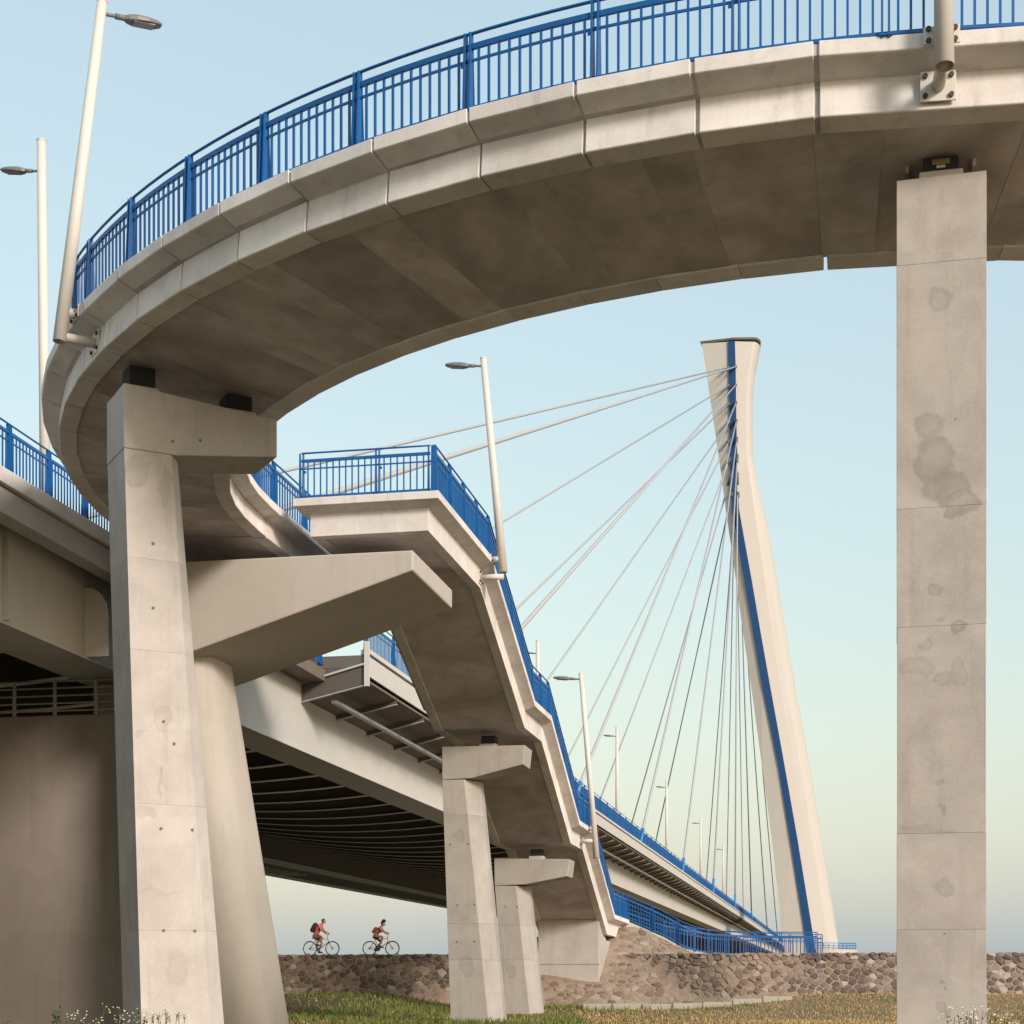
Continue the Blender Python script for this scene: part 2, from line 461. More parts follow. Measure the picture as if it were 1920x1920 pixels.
def stone_geo(c, poly, mapf, gap, hgt):
    """low pillow of a stone: base ring sunk, shoulder ring, top ring"""
    def ring(k, up):
        r = []
        for p in poly:
            q = (c[0] + (p[0] - c[0]) * k, c[1] + (p[1] - c[1]) * k)
            P, N = mapf(*q); r.append(P + N * up)
        return r
    b = MB()
    top = hgt * random.uniform(0.5, 1.5)
    pp = []
    for k_ in range(len(poly)):
        a_, b_ = poly[k_], poly[(k_ + 1) % len(poly)]
        j_ = random.uniform(-.05, .03)
        pp += [(c[0] + (a_[0] - c[0]) * random.uniform(.86, 1.0), c[1] + (a_[1] - c[1]) * random.uniform(.86, 1.0)), (c[0] + ((a_[0] + b_[0]) / 2 - c[0]) * (1 + j_), c[1] + ((a_[1] + b_[1]) / 2 - c[1]) * (1 + j_))]
    poly = pp
    b.loft([ring(1 - gap, -0.08), ring(1 - gap * 1.15, top * 0.5), ring(1 - gap * 2.2, top * .9), ring(.45, top * random.uniform(.9, 1.2))])
    return b
def dike_map(u0):
    def f(u, v):                     # u along the dike, v up the slope (m)
        bpt = u0 + u
        X0 = (DV * 74 + RV * bpt).x
        s = 74 + 3.4 * sm(-2.6, -0.8, X0) * (1 - sm(4.0, 10.5, X0)) - (2.25 - v) * 0.6247
        P = DV * s + RV * bpt
        z = dike(P.x, P.y)
        return Vector((P.x, P.y, z)), (-DV * 0.78 + UP * 0.62)
    return f
def cone_map(u, v):                  # u = x, v = y on plan
    X, Y = u - 4, v + 66
    z = emb(X, Y); e = 0.15
    nrm = Vector(((emb(X - e, Y) - emb(X + e, Y)) / (2 * e), (emb(X, Y - e) - emb(X, Y + e)) / (2 * e), 1)).normalized()
    return Vector((X, Y, z)), nrm
stones_single, stones_mass, earthy = [], [], []
for u0, L, single in ((-2.0, 11.0, True), (-10.0, 8.0, False), (-36.0, 24.0, False)):
    f = dike_map(u0)
    for c, poly in cells(int(L / 0.36), 10, 0.36, 0.23, lambda u, v: True):
        P, N = f(*c)
        if cone(P.x, P.y) > dike(P.x, P.y) - 0.05 or -2.7 < P.x < 4.6 or (single and P.x < 11.9) or P.z < gh(P.x, P.y) - 0.1: continue
        if not single and random.random() < 0.12: continue
        (stones_single if single else earthy if u0 > -20 else stones_mass).append(stone_geo(c, poly, f, random.uniform(.05, .16), random.uniform(.015, .055)))
def conekeep(u, v):
    X, Y = u - 4, v + 66
    s = X * SN + Y * CS; a = -(X * CS - Y * SN)
    if s > 74.2 and 10.2 < a < 13.9: return False       # abutment
    h = emb(X, Y)
    return h > gh(X, Y) - 0.05 and h < 3.9 and Y < 84 and dike(X, Y) < cone(X, Y) + 0.03 and X < 14.2 and X > -0.5
near = []
for c, poly in cells(int(22 / 0.42), int(20 / 0.40), 0.42, 0.40, conekeep):
    if random.random() < 0.15: continue
    near.append((c[1], stone_geo(c, poly, cone_map, random.uniform(0.05, 0.30), random.uniform(.008, .04))))
near.sort(key=lambda t: t[0])
if len(stones_single) > 260:
    stones_mass += stones_single[260:]; stones_single = stones_single[:260]
room = 300 - len(stones_single)
for g in stones_single: g.build('stone', 'rubble_stone', EMB)
for _, g in near[:room]: g.build('stone', 'slope_stone', EMB)
for lst, mt in ((stones_mass, 'rubble_stone'), (earthy + [g for _, g in near[room:]], 'slope_stone')):
    mass = MB()
    for g in lst: mass.add(g.v, g.f)
    mass.build('small_stones', mt, EMB, kind='stuff')['joined'] = 1.0

# low concrete kerb at the foot of the cone
for i in range(7):
    p0 = Vector((3.0 + i * 1.25, 69.6 - 0.1 * i + 0.25 * abs(i - 3) * 0.3, 0)); p1 = p0 + Vector((1.2, -0.07, 0))
    zz = gh(p0.x, p0.y)
    if i == 0:
        KB = MB().box((p0 + p1) / 2 + UP * (zz + 0.06), (p1 - p0) / 2, (0.01, 0.14, 0), (0, 0, 0.19)).build('kerb', 'kerb_concrete', bevel=0.02)
        tag(KB, kind='structure', label='low pale concrete kerb at the foot of the stone slope')
    else:
        MB().box((p0 + p1) / 2 + UP * (zz + 0.05 + 0.02 * (i % 2)), (p1 - p0) / 2, (0.01, 0.14, 0), (0, 0, 0.19)).build('kerb_stone', 'kerb_concrete', KB, bevel=0.02)

# ------------------------------------------------------------------ curved ramp
CX, CY, RO, RI, HT = 8.15, 40.5, 18.93, 14.5, 12.5
WD = RO - RI
PH_END = 101.0
def tilt(ph): return 0.14 if ph < 62 else 0.14 - 0.105 * sm(62, 100, ph)
def R_(ph, u, w):
    """u metres inwards from the outer edge, w above the deck edge"""
    a = rad(ph); r = RO - u
    return Vector((CX - r * math.sin(a), CY - r * math.cos(a), Z(HT + w - tilt(ph) * u)))
RAMP = thing('curved_ramp', 'curved grey concrete footbridge ramp sweeping overhead, carried on two piers', 'ramp', (CX - 16.7 * math.sin(rad(30)), CY - 16.7 * math.cos(rad(30)), Z(11.3)))
joints = [-46.0] + [-46 + 8.07 * k for k in range(1, 6)] + [2.4] + [12.5 + 5.05 * k for k in range(0, 18)]
joints = [j for j in joints if j <= 99] + [PH_END]
PO = [(0, 0), (0, -0.20), (0.03, -0.215), (0.40, -0.29), (0.35, -0.78), (0.37, -0.795), (0.72, -0.79), (0.72, -0.02)]
for i in range(len(joints) - 1):
    j0, j1 = joints[i], joints[i + 1]
    g0 = 0.06; g1 = 0.06
    if abs(j0 - 12.5) < .1: g0 = 0.12
    if abs(j1 - 12.5) < .1: g1 = 0.12
    if abs(j0 - 17.55) < .1: g0 = 0.09
    if abs(j1 - 17.55) < .1: g1 = 0.09
    a0, a1 = j0 + g0 * random.uniform(.8, 1.2), j1 - g1 * random.uniform(.8, 1.2)
    dz = random.uniform(-.006, .006)
    MB().loft([[R_(ph, u, w + dz) for u, w in PO] for ph in (a0, a1)]).build('fascia_panel', 'precast', RAMP, bevel=0.012)
    ii = [WD - u for u, w in PO]
    ia, ib = (a0, a1) if (g0 > .1 or g1 > .1) else (j0 + .018, j1 - .018)
    if g0 > .1: ib = j1 - .018
    elif g1 > .1: ia = j0 + .018
    MB().loft([[R_(ph, WD - u, w + dz * .4) for u, w in reversed(PO)] for ph in (ia, ib)]).build('fascia_panel', 'precast', RAMP, bevel=0.005)
CORE = ((.035, -.03), (.035, -.18), (.45, -.31), (.42, -.76), (.70, -.76), (.70, -.06))
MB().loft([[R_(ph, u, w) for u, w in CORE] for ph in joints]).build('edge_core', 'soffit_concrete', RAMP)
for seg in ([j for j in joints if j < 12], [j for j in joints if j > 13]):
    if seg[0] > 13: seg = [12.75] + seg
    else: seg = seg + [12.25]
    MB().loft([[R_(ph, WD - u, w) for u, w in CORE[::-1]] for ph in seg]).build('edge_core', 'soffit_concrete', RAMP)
# soffit panels (formwork strips, uneven in level) and the running surface
sj = [-46 + 0.9]
k = 0
while sj[-1] < PH_END - 1:
    sj.append(min(PH_END, sj[-1] + (1.9, 6.1, 3.0, 5.4, 2.3, 4.7)[k % 6])); k += 1
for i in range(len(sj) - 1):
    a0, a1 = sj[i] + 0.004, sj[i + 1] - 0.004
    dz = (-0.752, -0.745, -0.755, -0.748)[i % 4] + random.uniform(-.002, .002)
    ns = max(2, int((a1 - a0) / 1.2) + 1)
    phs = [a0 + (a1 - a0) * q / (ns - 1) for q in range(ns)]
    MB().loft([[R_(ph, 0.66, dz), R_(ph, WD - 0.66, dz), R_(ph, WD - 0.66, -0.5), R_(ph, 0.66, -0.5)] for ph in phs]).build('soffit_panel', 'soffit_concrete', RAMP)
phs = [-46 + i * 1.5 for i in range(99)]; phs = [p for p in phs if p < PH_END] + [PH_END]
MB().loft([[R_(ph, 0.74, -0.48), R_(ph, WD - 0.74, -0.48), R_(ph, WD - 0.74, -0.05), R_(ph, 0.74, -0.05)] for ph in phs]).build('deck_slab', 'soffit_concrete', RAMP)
# straight end alongside the road bridge
ZT = HT
def E_(s, a, w, t): return B(s, a, ZT + w - t * (18.68 - a))
e0, e1 = 41.32, 53.0
MB().loft([[B(s, 14.9, HT - .9), B(s, 18.0, HT - 0.76), B(s, 18.0, HT - 0.05), B(s, 14.9, HT - 0.19)] for s in (e0, e1)]).build('deck_slab', 'soffit_concrete', RAMP)
for a_e, sg in ((14.25, 1), (18.68, -1)):
    drop = -0.155 if sg > 0 else 0
    for q in range(6):
        s0, s1 = e0 + (e1 - e0) * q / 6 + .01, e0 + (e1 - e0) * (q + 1) / 6 - .01
        pr = [(a_e + sg * u, HT + w + drop) for u, w in PO]
        if sg > 0: pr = pr[::-1]
        MB().loft([[B(s, a, h) for a, h in pr] for s in (s0, s1)]).build('fascia_panel', 'precast', RAMP, bevel=0.012)

# ------------------------------------------------------------------ railings
BAL = {}
def bal_mesh(hgt):
    k = round(hgt, 3)
    if k not in BAL:
        b = MB().bar([(0, 0, 0), (0, 0, hgt)], 0.032, 0.032, up=Vector((0, 1, 0)))
        me = bpy.data.meshes.new('baluster'); me.from_pydata(b.v, [], b.f); me.materials.append(MATS['blue_paint']); me.update(); BAL[k] = me
    return BAL[k]
PST = {}
def post_mesh(hgt):
    k = round(hgt, 3)
    if k not in PST:
        b = MB()
        for x in (-0.045, 0.045):                     # two tapered flats with a gap
            b.loft([[Vector((x - 0.012, -0.085 + t * 0.05, z)), Vector((x + 0.012, -0.085 + t * 0.05, z)), Vector((x + 0.012, 0.10 - t * 0.045, z)), Vector((x - 0.012, 0.10 - t * 0.045, z))] for z, t in ((-0.02, 0), (hgt * 0.55, 0.6), (hgt, 1.0))])
        b.box((0, 0, hgt * 0.66), (0.034, 0, 0), (0, 0.02, 0), (0, 0, 0.02))
        b.box((0, 0, 0.015), (0.09, 0, 0), (0, 0.11, 0), (0, 0, 0.012))
        b.box((0.075, 0.045, hgt * 0.60), (0.03, 0, 0), (0, 0.008, 0), (0, 0, 0.03))
        me = bpy.data.meshes.new('post'); me.from_pydata(b.v, [], b.f); me.materials.append(MATS['blue_paint']); me.update(); PST[k] = me
    return PST[k]

def railing(label, path, posts, H=1.15, spacing=0.165, singles=True, group=None, hand=True, samples=None, name='blue_railing', skip=()):
    """path(t)->(point on the deck, tangent) with t in metres; posts = list of t"""
    t0, t1 = posts[0], posts[-1]
    p0, _ = path((t0 + t1) / 2)
    root = thing(name, label, 'railing', p0, 0, group)
    n = samples or max(2, int((t1 - t0) / 0.5))
    ts = [t0 + (t1 - t0) * i / n for i in range(n + 1)]
    P = [path(t)[0] for t in ts]
    if hand: MB().tube([p + UP * H for p in P], 0.024, 8).build('handrail', 'blue_paint', root, smooth=True)
    MB().bar([p + UP * H * 0.83 for p in P], 0.05, 0.075).build('top_rail', 'blue_paint', root)
    MB().bar([p + UP * H * 0.66 for p in P], 0.03, 0.032).build('middle_rail', 'blue_paint', root)
    MB().bar([p + UP * 0.07 for p in P], 0.05, 0.045).build('bottom_rail', 'blue_paint', root)
    pm = post_mesh(H); bm = bal_mesh(H * 0.82 - 0.08)
    mass = MB()
    for i, t in enumerate(posts):
        p, tg = path(t)
        x = Vector((tg.x, tg.y, 0)).normalized(); y = UP.cross(x)
        M = Matrix((x, y, UP)).transposed().to_4x4(); M.translation = p
        inst(pm, 'post', M, root)
        if i + 1 < len(posts):
            g = posts[i + 1] - t; nb = max(1, int(round(g / spacing)))
            for q in range(1, nb):
                tt = t + g * q / nb
                pp, tg2 = path(tt)
                x = Vector((tg2.x, tg2.y, 0)).normalized(); y = UP.cross(x)
                M = Matrix((x, y, UP)).transposed().to_4x4(); M.translation = pp + UP * 0.08
                if singles: inst(bm, 'baluster', M, root)
                else:
                    mass.add([M @ v.co for v in bm.vertices], [tuple(f.vertices) for f in bm.polygons])
    if mass.v: mass.build('balusters', 'blue_paint', root, kind='stuff')
    return root

def ramp_path(u):
    def f(t):
        ph = math.degrees(t / RO)
        a = rad(ph)
        if ph <= PH_END: return R_(ph, u, 0.0), Vector((-math.cos(a), math.sin(a), 0))
        s = e0 + (t - rad(PH_END) * RO)
        return E_(s, 18.68 - u, 0, tilt(PH_END)), DV
    return f
posts_o = [rad(21.8 + 6.02 * k) * RO for k in range(-5, 7)] + [rad(60.6) * RO]
railing('long blue steel railing along the outer edge of the curved ramp', ramp_path(0.13), posts_o)
posts_i = [rad(78 + 7.6 * k) * RO for k in range(0, 7)]
railing('blue railing on the inner edge of the curved ramp, behind the concrete T pier', ramp_path(WD - 0.13), posts_i, spacing=0.16 * RO / RI)

# ------------------------------------------------------------------ staircase beside the road bridge
A_R, A_L = 9.952, 13.85
ST = [(41.16, 12.5), (47.94, 12.5), (55.1, 9.42), (58.4, 9.42), (65.1, 6.30), (68.25, 6.28), (75.8, 2.96), (81.2, 2.90)]
STAIR = thing('staircase', 'grey concrete outdoor staircase of three flights with landings, beside the road bridge', 'staircase', B(60, 12, 6), -PSI)
def t_at(s):
    for (s0, h0), (s1, h1) in zip(ST, ST[1:]):
        if s <= s1: return h0 + (h1 - h0) * (s - s0) / (s1 - s0)
    return ST[-1][1]
PS = [(0, 0), (0, -0.2), (0.36, -0.33), (0.36, -0.92), (0.66, -0.92), (0.66, -0.03)]
# waist slabs (soffits): one per landing or flight
names = ['landing_slab', 'flight_slab', 'landing_slab', 'flight_slab', 'landing_slab', 'flight_slab', 'landing_slab']
for (s0, h0), (s1, h1), nm in zip(ST, ST[1:], names):
    fr = 0.66 if s0 < 42 else 0.0
    MB().loft([[B(s, A_R + .64, h - .88), B(s, A_L - .64, h - .88), B(s, A_L - .64, h - .25), B(s, A_R + .64, h - .25)] for s, h in ((s0 + fr, h0), (s1, h1))]).build(nm, 'soffit_concrete', STAIR)
# edge fascias, cut into lengths of about 2.2 m; mitred where the slope changes
def stair_edges(a0, sg):
    for q, ((s0, h0), (s1, h1)) in enumerate(zip(ST, ST[1:])):
        n = max(1, round((s1 - s0) / 2.3))
        for k in range(n):
            sa, sb = s0 + (s1 - s0) * k / n, s0 + (s1 - s0) * (k + 1) / n
            ga = 0.008 if k else 0.0; gb = 0.008 if k < n - 1 else 0.0
            pr = [(a0 + sg * u, w) for u, w in PS]
            if sg < 0: pr = pr[::-1]
            rings = []
            for s, g in ((sa, ga), (sb, -gb)):
                ring = []
                for a, w in pr:
                    ss = s + g
                    if q == 0 and k == 0 and s == sa: ss = s + abs(a - a0)          # mitre with the front fascia
                    ring.append(B(ss, a, t_at(s) + w))
                rings.append(ring)
            MB().loft(rings).build('edge_panel', 'precast', STAIR, bevel=0.01)
stair_edges(A_R, 1); stair_edges(A_L, -1)
# front fascia of the top landing (mitred both ends)
pr = PS
MB().loft([[B(41.16 + u, A_L - u, HT + w) for u, w in pr], [B(41.16 + u, A_R + u, HT + w) for u, w in pr]]).build('front_panel', 'precast', STAIR, bevel=0.01)
# end cheek of the lowest landing
MB().loft([[B(81.2, a, 2.0), B(81.2, a, 2.88), B(81.45, a, 2.88), B(81.45, a, 2.0)] for a in (A_L - .3, A_R + .3)]).build('end_cheek', 'precast', STAIR)

def stair_path(a):
    def f(t): return B(t, a, t_at(t)), DV
    return f
# posts at every change of slope
def stair_posts(s_start):
    out = []
    for (s0, _), (s1, _) in zip(ST, ST[1:]):
        s0 = max(s0, s_start); n = max(1, round((s1 - s0) / 1.8))
        out += [s0 + (s1 - s0) * k / n for k in range(n)]
    return out + [81.1]
sp = stair_posts(41.3)
railing('blue railing descending along the right edge of the concrete staircase', stair_path(A_R + .12), sp, H=1.2, singles=False, samples=160)
railing('blue railing on the left edge of the concrete staircase, next to the road bridge', stair_path(A_L - .12), stair_posts(46.5), H=1.2, singles=False, samples=160)
def front_path(t): return B(41.29, A_L - .2 - t, HT), RV
railing('short blue railing across the front of the top stair landing', front_path, [0.0, 2.05, 3.45], H=1.2, spacing=0.168)

# path railing below the stairs, following the cone and running out along the dike crest
pth = [B(81.1, A_R + .12, 2.90), Vector((7.6, 83.2, Z(2.15))), Vector((8.8, 84.0, Z(1.55))), Vector((10.0, 84.4, Z(1.22))), Vector((12.0, 84.6, Z(1.14))), Vector((15.6, 84.6, Z(1.12)))]
pth2 = [B(81.1, A_L - .12, 2.90), Vector((5.5, 86.5, Z(2.6))), Vector((8.0, 88.0, Z(1.8))), Vector((10.0, 88.4, Z(1.4))), Vector((12.5, 88.6, Z(1.2))), Vector((16.6, 88.6, Z(1.12)))]
def poly_path(pts):
    cum = [0]
    for p, q in zip(pts, pts[1:]): cum.append(cum[-1] + (q - p).length)
    def f(t):
        t = max(0, min(cum[-1] - 1e-4, t))
        for i in range(len(pts) - 1):
            if t <= cum[i + 1]:
                k = (t - cum[i]) / (cum[i + 1] - cum[i]); return pts[i].lerp(pts[i + 1], k), (pts[i + 1] - pts[i]).normalized()
    return f, cum
for pts, lab in ((pth, 'blue railing curving from the stair foot along the dike crest, nearer the camera'), (pth2, 'blue railing curving from the stair foot along the dike crest, farther one')):
    f, cum = poly_path(pts)
    n = int(cum[-1] / 1.6)
    railing(lab, f, [cum[-1] * i / n for i in range(n + 1)], H=1.25, spacing=0.2, singles=False)
# paved path between them
pv = []
for p, q in zip(pth, pth2): pv += [p - UP * 0.04, q - UP * 0.04]
b_ = MB(); b_.add(pv + [v - UP * 0.6 for v in pv], [(2 * i, 2 * i + 2, 2 * i + 3, 2 * i + 1) for i in range(5)] + [(12 + 2 * i, 12 + 2 * i + 1, 12 + 2 * i + 3, 12 + 2 * i + 2) for i in range(5)] + [(2 * i, 12 + 2 * i, 14 + 2 * i, 2 + 2 * i) for i in range(5)] + [(1 + 2 * i, 3 + 2 * i, 15 + 2 * i, 13 + 2 * i) for i in range(5)] + [(0, 1, 13, 12), (10, 22, 23, 11)])
tag(b_.build('path', 'kerb_concrete'), kind='structure', label='sloping concrete path leading away from the stair foot')

# ------------------------------------------------------------------ piers
def prism(mb, rings): return mb.loft(rings)
# tall pier under the ramp on the right
def bearing(parent, p, x, y, brass=False, sz=0.27, top=None):
    MB().box(p + UP * 0.07, x * sz * 1.25, y * sz * 1.25, UP * 0.07).build('bearing_plinth', 'pier_concrete', parent, bevel=0.02)
    t = (top - p.z - 0.14) if top else 0.26
    MB().box(p + UP * (0.14 + t / 2), x * sz, y * sz, UP * t / 2).build('bearing_pad', 'black_rubber', parent, bevel=0.01)
    if brass:
        MB().box(p + UP * 0.27 - y * (sz + .012), x * 0.12, y * 0.012, UP * 0.04).build('bearing_plate', 'brass_bearing', parent)
        MB().box(p + UP * 0.20 - y * (sz + .02), x * 0.06, y * 0.012, UP * 0.018).build('bearing_key', 'galvanised', parent)

pr_c = PX(1765, 330, 22.95); pr_c.z = 0
XB = [(1743, 795, 34, 26, .7), (1752, 860, 40, 52, .75), (1775, 915, 46, 36, .8), (1800, 945, 32, 30, .85), (1765, 560, 25, 26, .5), (1750, 1108, 11, 11, .7), (1800, 1178, 16, 14, .8), (1740, 1208, 13, 14, .6), (1762, 1160, 8, 7, .6), (1765, 1272, 16, 16, .5), (1790, 1262, 20, 30, .35), (1720, 1250, 40, 22, .35), (1767, 1660, 14, 16, .6), (1766, 1523, 6, 6, .8), (1762, 1466, 8, 6, .7), (1758, 1843, 4, 4, 1.0), (1766, 1890, 12, 10, .6), (1745, 1555, 55, 8, .4)]
blobs = [((x - 960) * 22.95 / FPX, Z((1835 - y) * 22.95 / FPX), rx * 22.95 / FPX, rz * 22.95 / FPX, sg) for x, y, rx, rz, sg in XB]
concrete('stained_pier_concrete', (0.41, 0.372, 0.345), (0.25, 0.225, 0.208), 0.85, 0.35, var=0.02, blobs=blobs)
PR = thing('concrete_pier', 'tall straight concrete pier with dark damp patches under the right end of the ramp', 'pier', pr_c + Vector((0, .6, 0)))
w0 = 84 * 22.95 / FPX * 0.965
ax = Vector((1, -0.232, 0)).normalized(); ay = Vector((0.232, 1, 0)).normalized()
top_l, top_r = Z(11.14), Z(11.155)
def pr_ring(zl, zr, w, d): 
    return [pr_c - ax * w + UP * zl, pr_c + ax * w + UP * zr, pr_c + ax * w + ay * d + UP * (zr + 0.02), pr_c - ax * w + ay * d + UP * (zl + 0.02)]
lifts = [-0.6, 2.18, 3.52, 6.4, 8.05, 11.45, None]
for i in range(len(lifts) - 1):
    z0 = lifts[i]; z1 = lifts[i + 1]
    dd = random.uniform(-.004, .004)
    MB().loft([pr_ring(z0 + (.0015 if i else 0), z0 + (.0015 if i else 0), w0 + dd, 1.25), pr_ring(z1 or top_l, z1 or top_r, w0 + dd, 1.25)]).build('shaft_lift', 'stained_pier_concrete', PR, bevel=0.005)
bearing(PR, pr_c + ax * 0.0 + ay * 0.42 + UP * (top_l + top_r) / 2, ax, ay, True, 0.24, Z(11.5))
# recessed pocket around the bearing: two small cheeks
for sg in (-1, 1):
    MB().box(pr_c + ax * (0.46 * sg) + ay * 0.70 + UP * Z(11.55), ax * 0.025, ay * 0.30, UP * 0.12).build('pocket_cheek', 'soffit_concrete', PR)

# T pier on the left
A0 = Vector((-7.16, 30.5, 0)); UU = Vector((0.883, 0.47, 0)).normalized(); VV = Vector((-UU.y, UU.x, 0))
TP = thing('concrete_pier', 'large pale concrete T pier with overhanging cap under the left bend of the ramp', 'pier', A0 + UU * 1.0 + VV * .6)
def tp(t, d, z): return A0 + UU * t + VV * d + UP * z
LN = 2.98; TH = 1.24
zc = Z(9.80)                                      # underside of the cap
MB().loft([[tp(0, d, Z(11.0)), tp(LN, d, Z(10.78)), tp(LN, d, Z(10.78) - 0.72), tp(LN * .335, d, zc), tp(0, d, zc)] for d in (0, TH)]).build('cap', 'pier_concrete', TP, bevel=0.025)
def tp_ring(z):
    k = (zc - z) / (zc + 0.6)
    fl, fr, cr = 0.01 + 0.36 * k, 0.90 + 0.84 * k, 1.10 + 1.02 * k
    return [tp(fl, 0.012, z), tp(fr, 0.012, z), tp(cr, 0.30, z), tp(cr, TH - .012, z), tp(fl - .02 * k, TH - .012, z)]
zs = [-0.6, 2.4, 4.75, 7.6, 9.3, zc - .004]
for i in range(len(zs) - 1):
    MB().loft([tp_ring(zs[i] + (.0015 if i else 0)), tp_ring(zs[i + 1])]).build('shaft_lift', 'pier_concrete', TP, bevel=0.003)
# tie holes
for (t, z) in ((1.45, Z(11.0) - .85), (0.92, Z(11.0) - .95), (2.12, Z(11) - 1.18), (0.55, 9.6), (0.55, 8.4), (0.75, 6.3), (0.95, 5.9), (0.7, 4.3), (1.3, 4.3), (0.75, 2.4), (1.35, 2.4)):
    MB().tube([tp(t, -0.004, z), tp(t, 0.03, z)], 0.028, 10).build('tie_hole', 'tie_hole_grey', TP)
for t in (0.45, 2.35):
    bearing(TP, tp(t, 0.62, Z(11.0 - 0.22 * t / LN)), UU, VV, False, 0.25, Z(11.62 - .12 * (t + .6)))

# stair piers
def stair_pier(px, label, zg):
    d = px['d']
    def pt(x, y, dd=0):                 # photo pixel on a plane across the bridge axis through the front face
        s0 = px['s'] + dd
        k = (x - 960) / FPX             # intersect ray X=kY with plane s = s0
        Y = s0 / (k * SN + CS); return Vector((k * Y, Y, Z((1835 - y) * Y / FPX)))
    root = thing('concrete_pier', label, 'pier', Vector(pt(px['fl'][1], 1835).to_tuple()[:2] + (zg,)))
    th = 1.35
    c = [pt(*p) for p in px['cap']]     # TL, TR, BR, root-bottom-right, BL
    MB().loft([[p + DV * k for p in c] for k in (0, th)]).build('cap', 'shaded_stair_pier_concrete', root, bevel=0.02)
    yb = px['yb']
    def ring(y):
        k = (y - px['yt']) / (1920 - px['yt'])
        fl = px['fl'][0] + (px['fl'][1] - px['fl'][0]) * k; fr = px['fr'][0] + (px['fr'][1] - px['fr'][0]) * k; br = px['br'][0] + (px['br'][1] - px['br'][0]) * k
        a = pt(fl, y) + DV * .015; b = pt(fr, y) + DV * .015; cc = pt(br, y, th * 0.62); cc.z = a.z; b.z = a.z
        e_ = cc + DV * th * .36; f_ = a + DV * (th - .03)
        return [a, b, cc, e_, f_]
    lv = px['lifts']
    for y0, y1 in zip(lv, lv[1:]): MB().loft([ring(y1 - .15), ring(y0)][::1]).build('shaft_lift', 'shaded_stair_pier_concrete', root, bevel=0.005)
    for (x, y) in px['holes']:
        p = pt(x, y); MB().tube([p - DV * .004, p + DV * .03], 0.03, 8).build('tie_hole', 'tie_hole_grey', root)
    # bearing
    bp = pt(*px['bear']); bp = bp + DV * th * .5
    bearing(root, bp, RV, DV, False, 0.24, bp.z + 0.42)
    return root
stair_pier(dict(s=55.3, d=0, cap=[(828.5, 1400), (984.4, 1397), (980.5, 1433), (884, 1459), (829, 1462)], fl=(829.3, 845), fr=(870, 916), br=(901, 946), yt=1462, yb=1935,
                lifts=[1462.3, 1528, 1732, 1800, 1945], holes=[(844, 1583), (878, 1582), (858, 1697), (890, 1696), (857, 1766), (890, 1765)], bear=(910, 1399)),
           'nearer of the two slim stair piers, with a bracket cap on its right', 0)
stair_pier(dict(s=65.0, d=0, cap=[(926.5, 1609.5), (1068, 1610.6), (1063.7, 1643), (985, 1658), (927, 1661)], fl=(927.5, 949), fr=(967, 995), br=(993, 1019), yt=1661, yb=1910,
                lifts=[1661.3, 1735, 1800, 1925], holes=[(948, 1700), (970, 1700)], bear=(1002, 1610)),
           'farther of the two slim stair piers, close to the stair foot', 0)

# abutment at the stair foot
AB = thing('stair_abutment', 'broad concrete abutment block under the lowest stair flight', 'abutment', B(75.5, 12, -1.0), -PSI)
MB().loft([[B(74.4, a, -1.4), B(74.4, a, 2.68), B(77.0, a, 1.78), B(81.0, a, 1.75), B(81.0, a, -1.4)] for a in (A_R + .55, A_L - .55)]).build('wall', 'abutment_concrete', AB, bevel=0.02)
MB().box(B(74.395, 11.9, 0.65), RV * 1.42, DV * 0.006, UP * 0.008).build('joint_line', 'dark_steel', AB)

# ------------------------------------------------------------------ road bridge
RB = thing('road_bridge', 'large pale steel road bridge receding to the right towards the pylon', 'bridge', B(60, 30, 9.3), -PSI)
S0, S1 = -70.0, 900.0
AG, AG2, HG = 20.05, 21.6, 8.74            # near girder: outer web, inner web, bottom
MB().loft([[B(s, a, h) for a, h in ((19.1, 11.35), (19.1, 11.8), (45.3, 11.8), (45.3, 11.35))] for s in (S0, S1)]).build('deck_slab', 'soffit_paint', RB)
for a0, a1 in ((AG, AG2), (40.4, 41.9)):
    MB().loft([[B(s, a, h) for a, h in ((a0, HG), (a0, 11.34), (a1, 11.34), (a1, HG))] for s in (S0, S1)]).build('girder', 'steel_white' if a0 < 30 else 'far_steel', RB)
    MB().loft([[B(s, a, h) for a, h in ((a0 - .12, HG - .06), (a0 - .12, HG - .005), (a1 + .12, HG - .005), (a1 + .12, HG - .06))] for s in (S0, S1)]).build('bottom_flange', 'steel_white', RB)
# edge beam of the approach part on the left
MB().loft([[B(s, a, h) for a, h in ((18.9, 11.5), (18.9, 11.87), (19.4, 11.87), (19.4, 11.5))] for s in (S0, 50.0)]).build('edge_kerb', 'precast', RB, bevel=0.02)
MB().loft([[B(s, a, h) for a, h in ((18.98, 10.83), (19.02, 11.46), (19.5, 11.46), (19.5, 10.83))] for s in (S0, 50.0)]).build('edge_beam', 'steel_grey', RB, bevel=0.02)
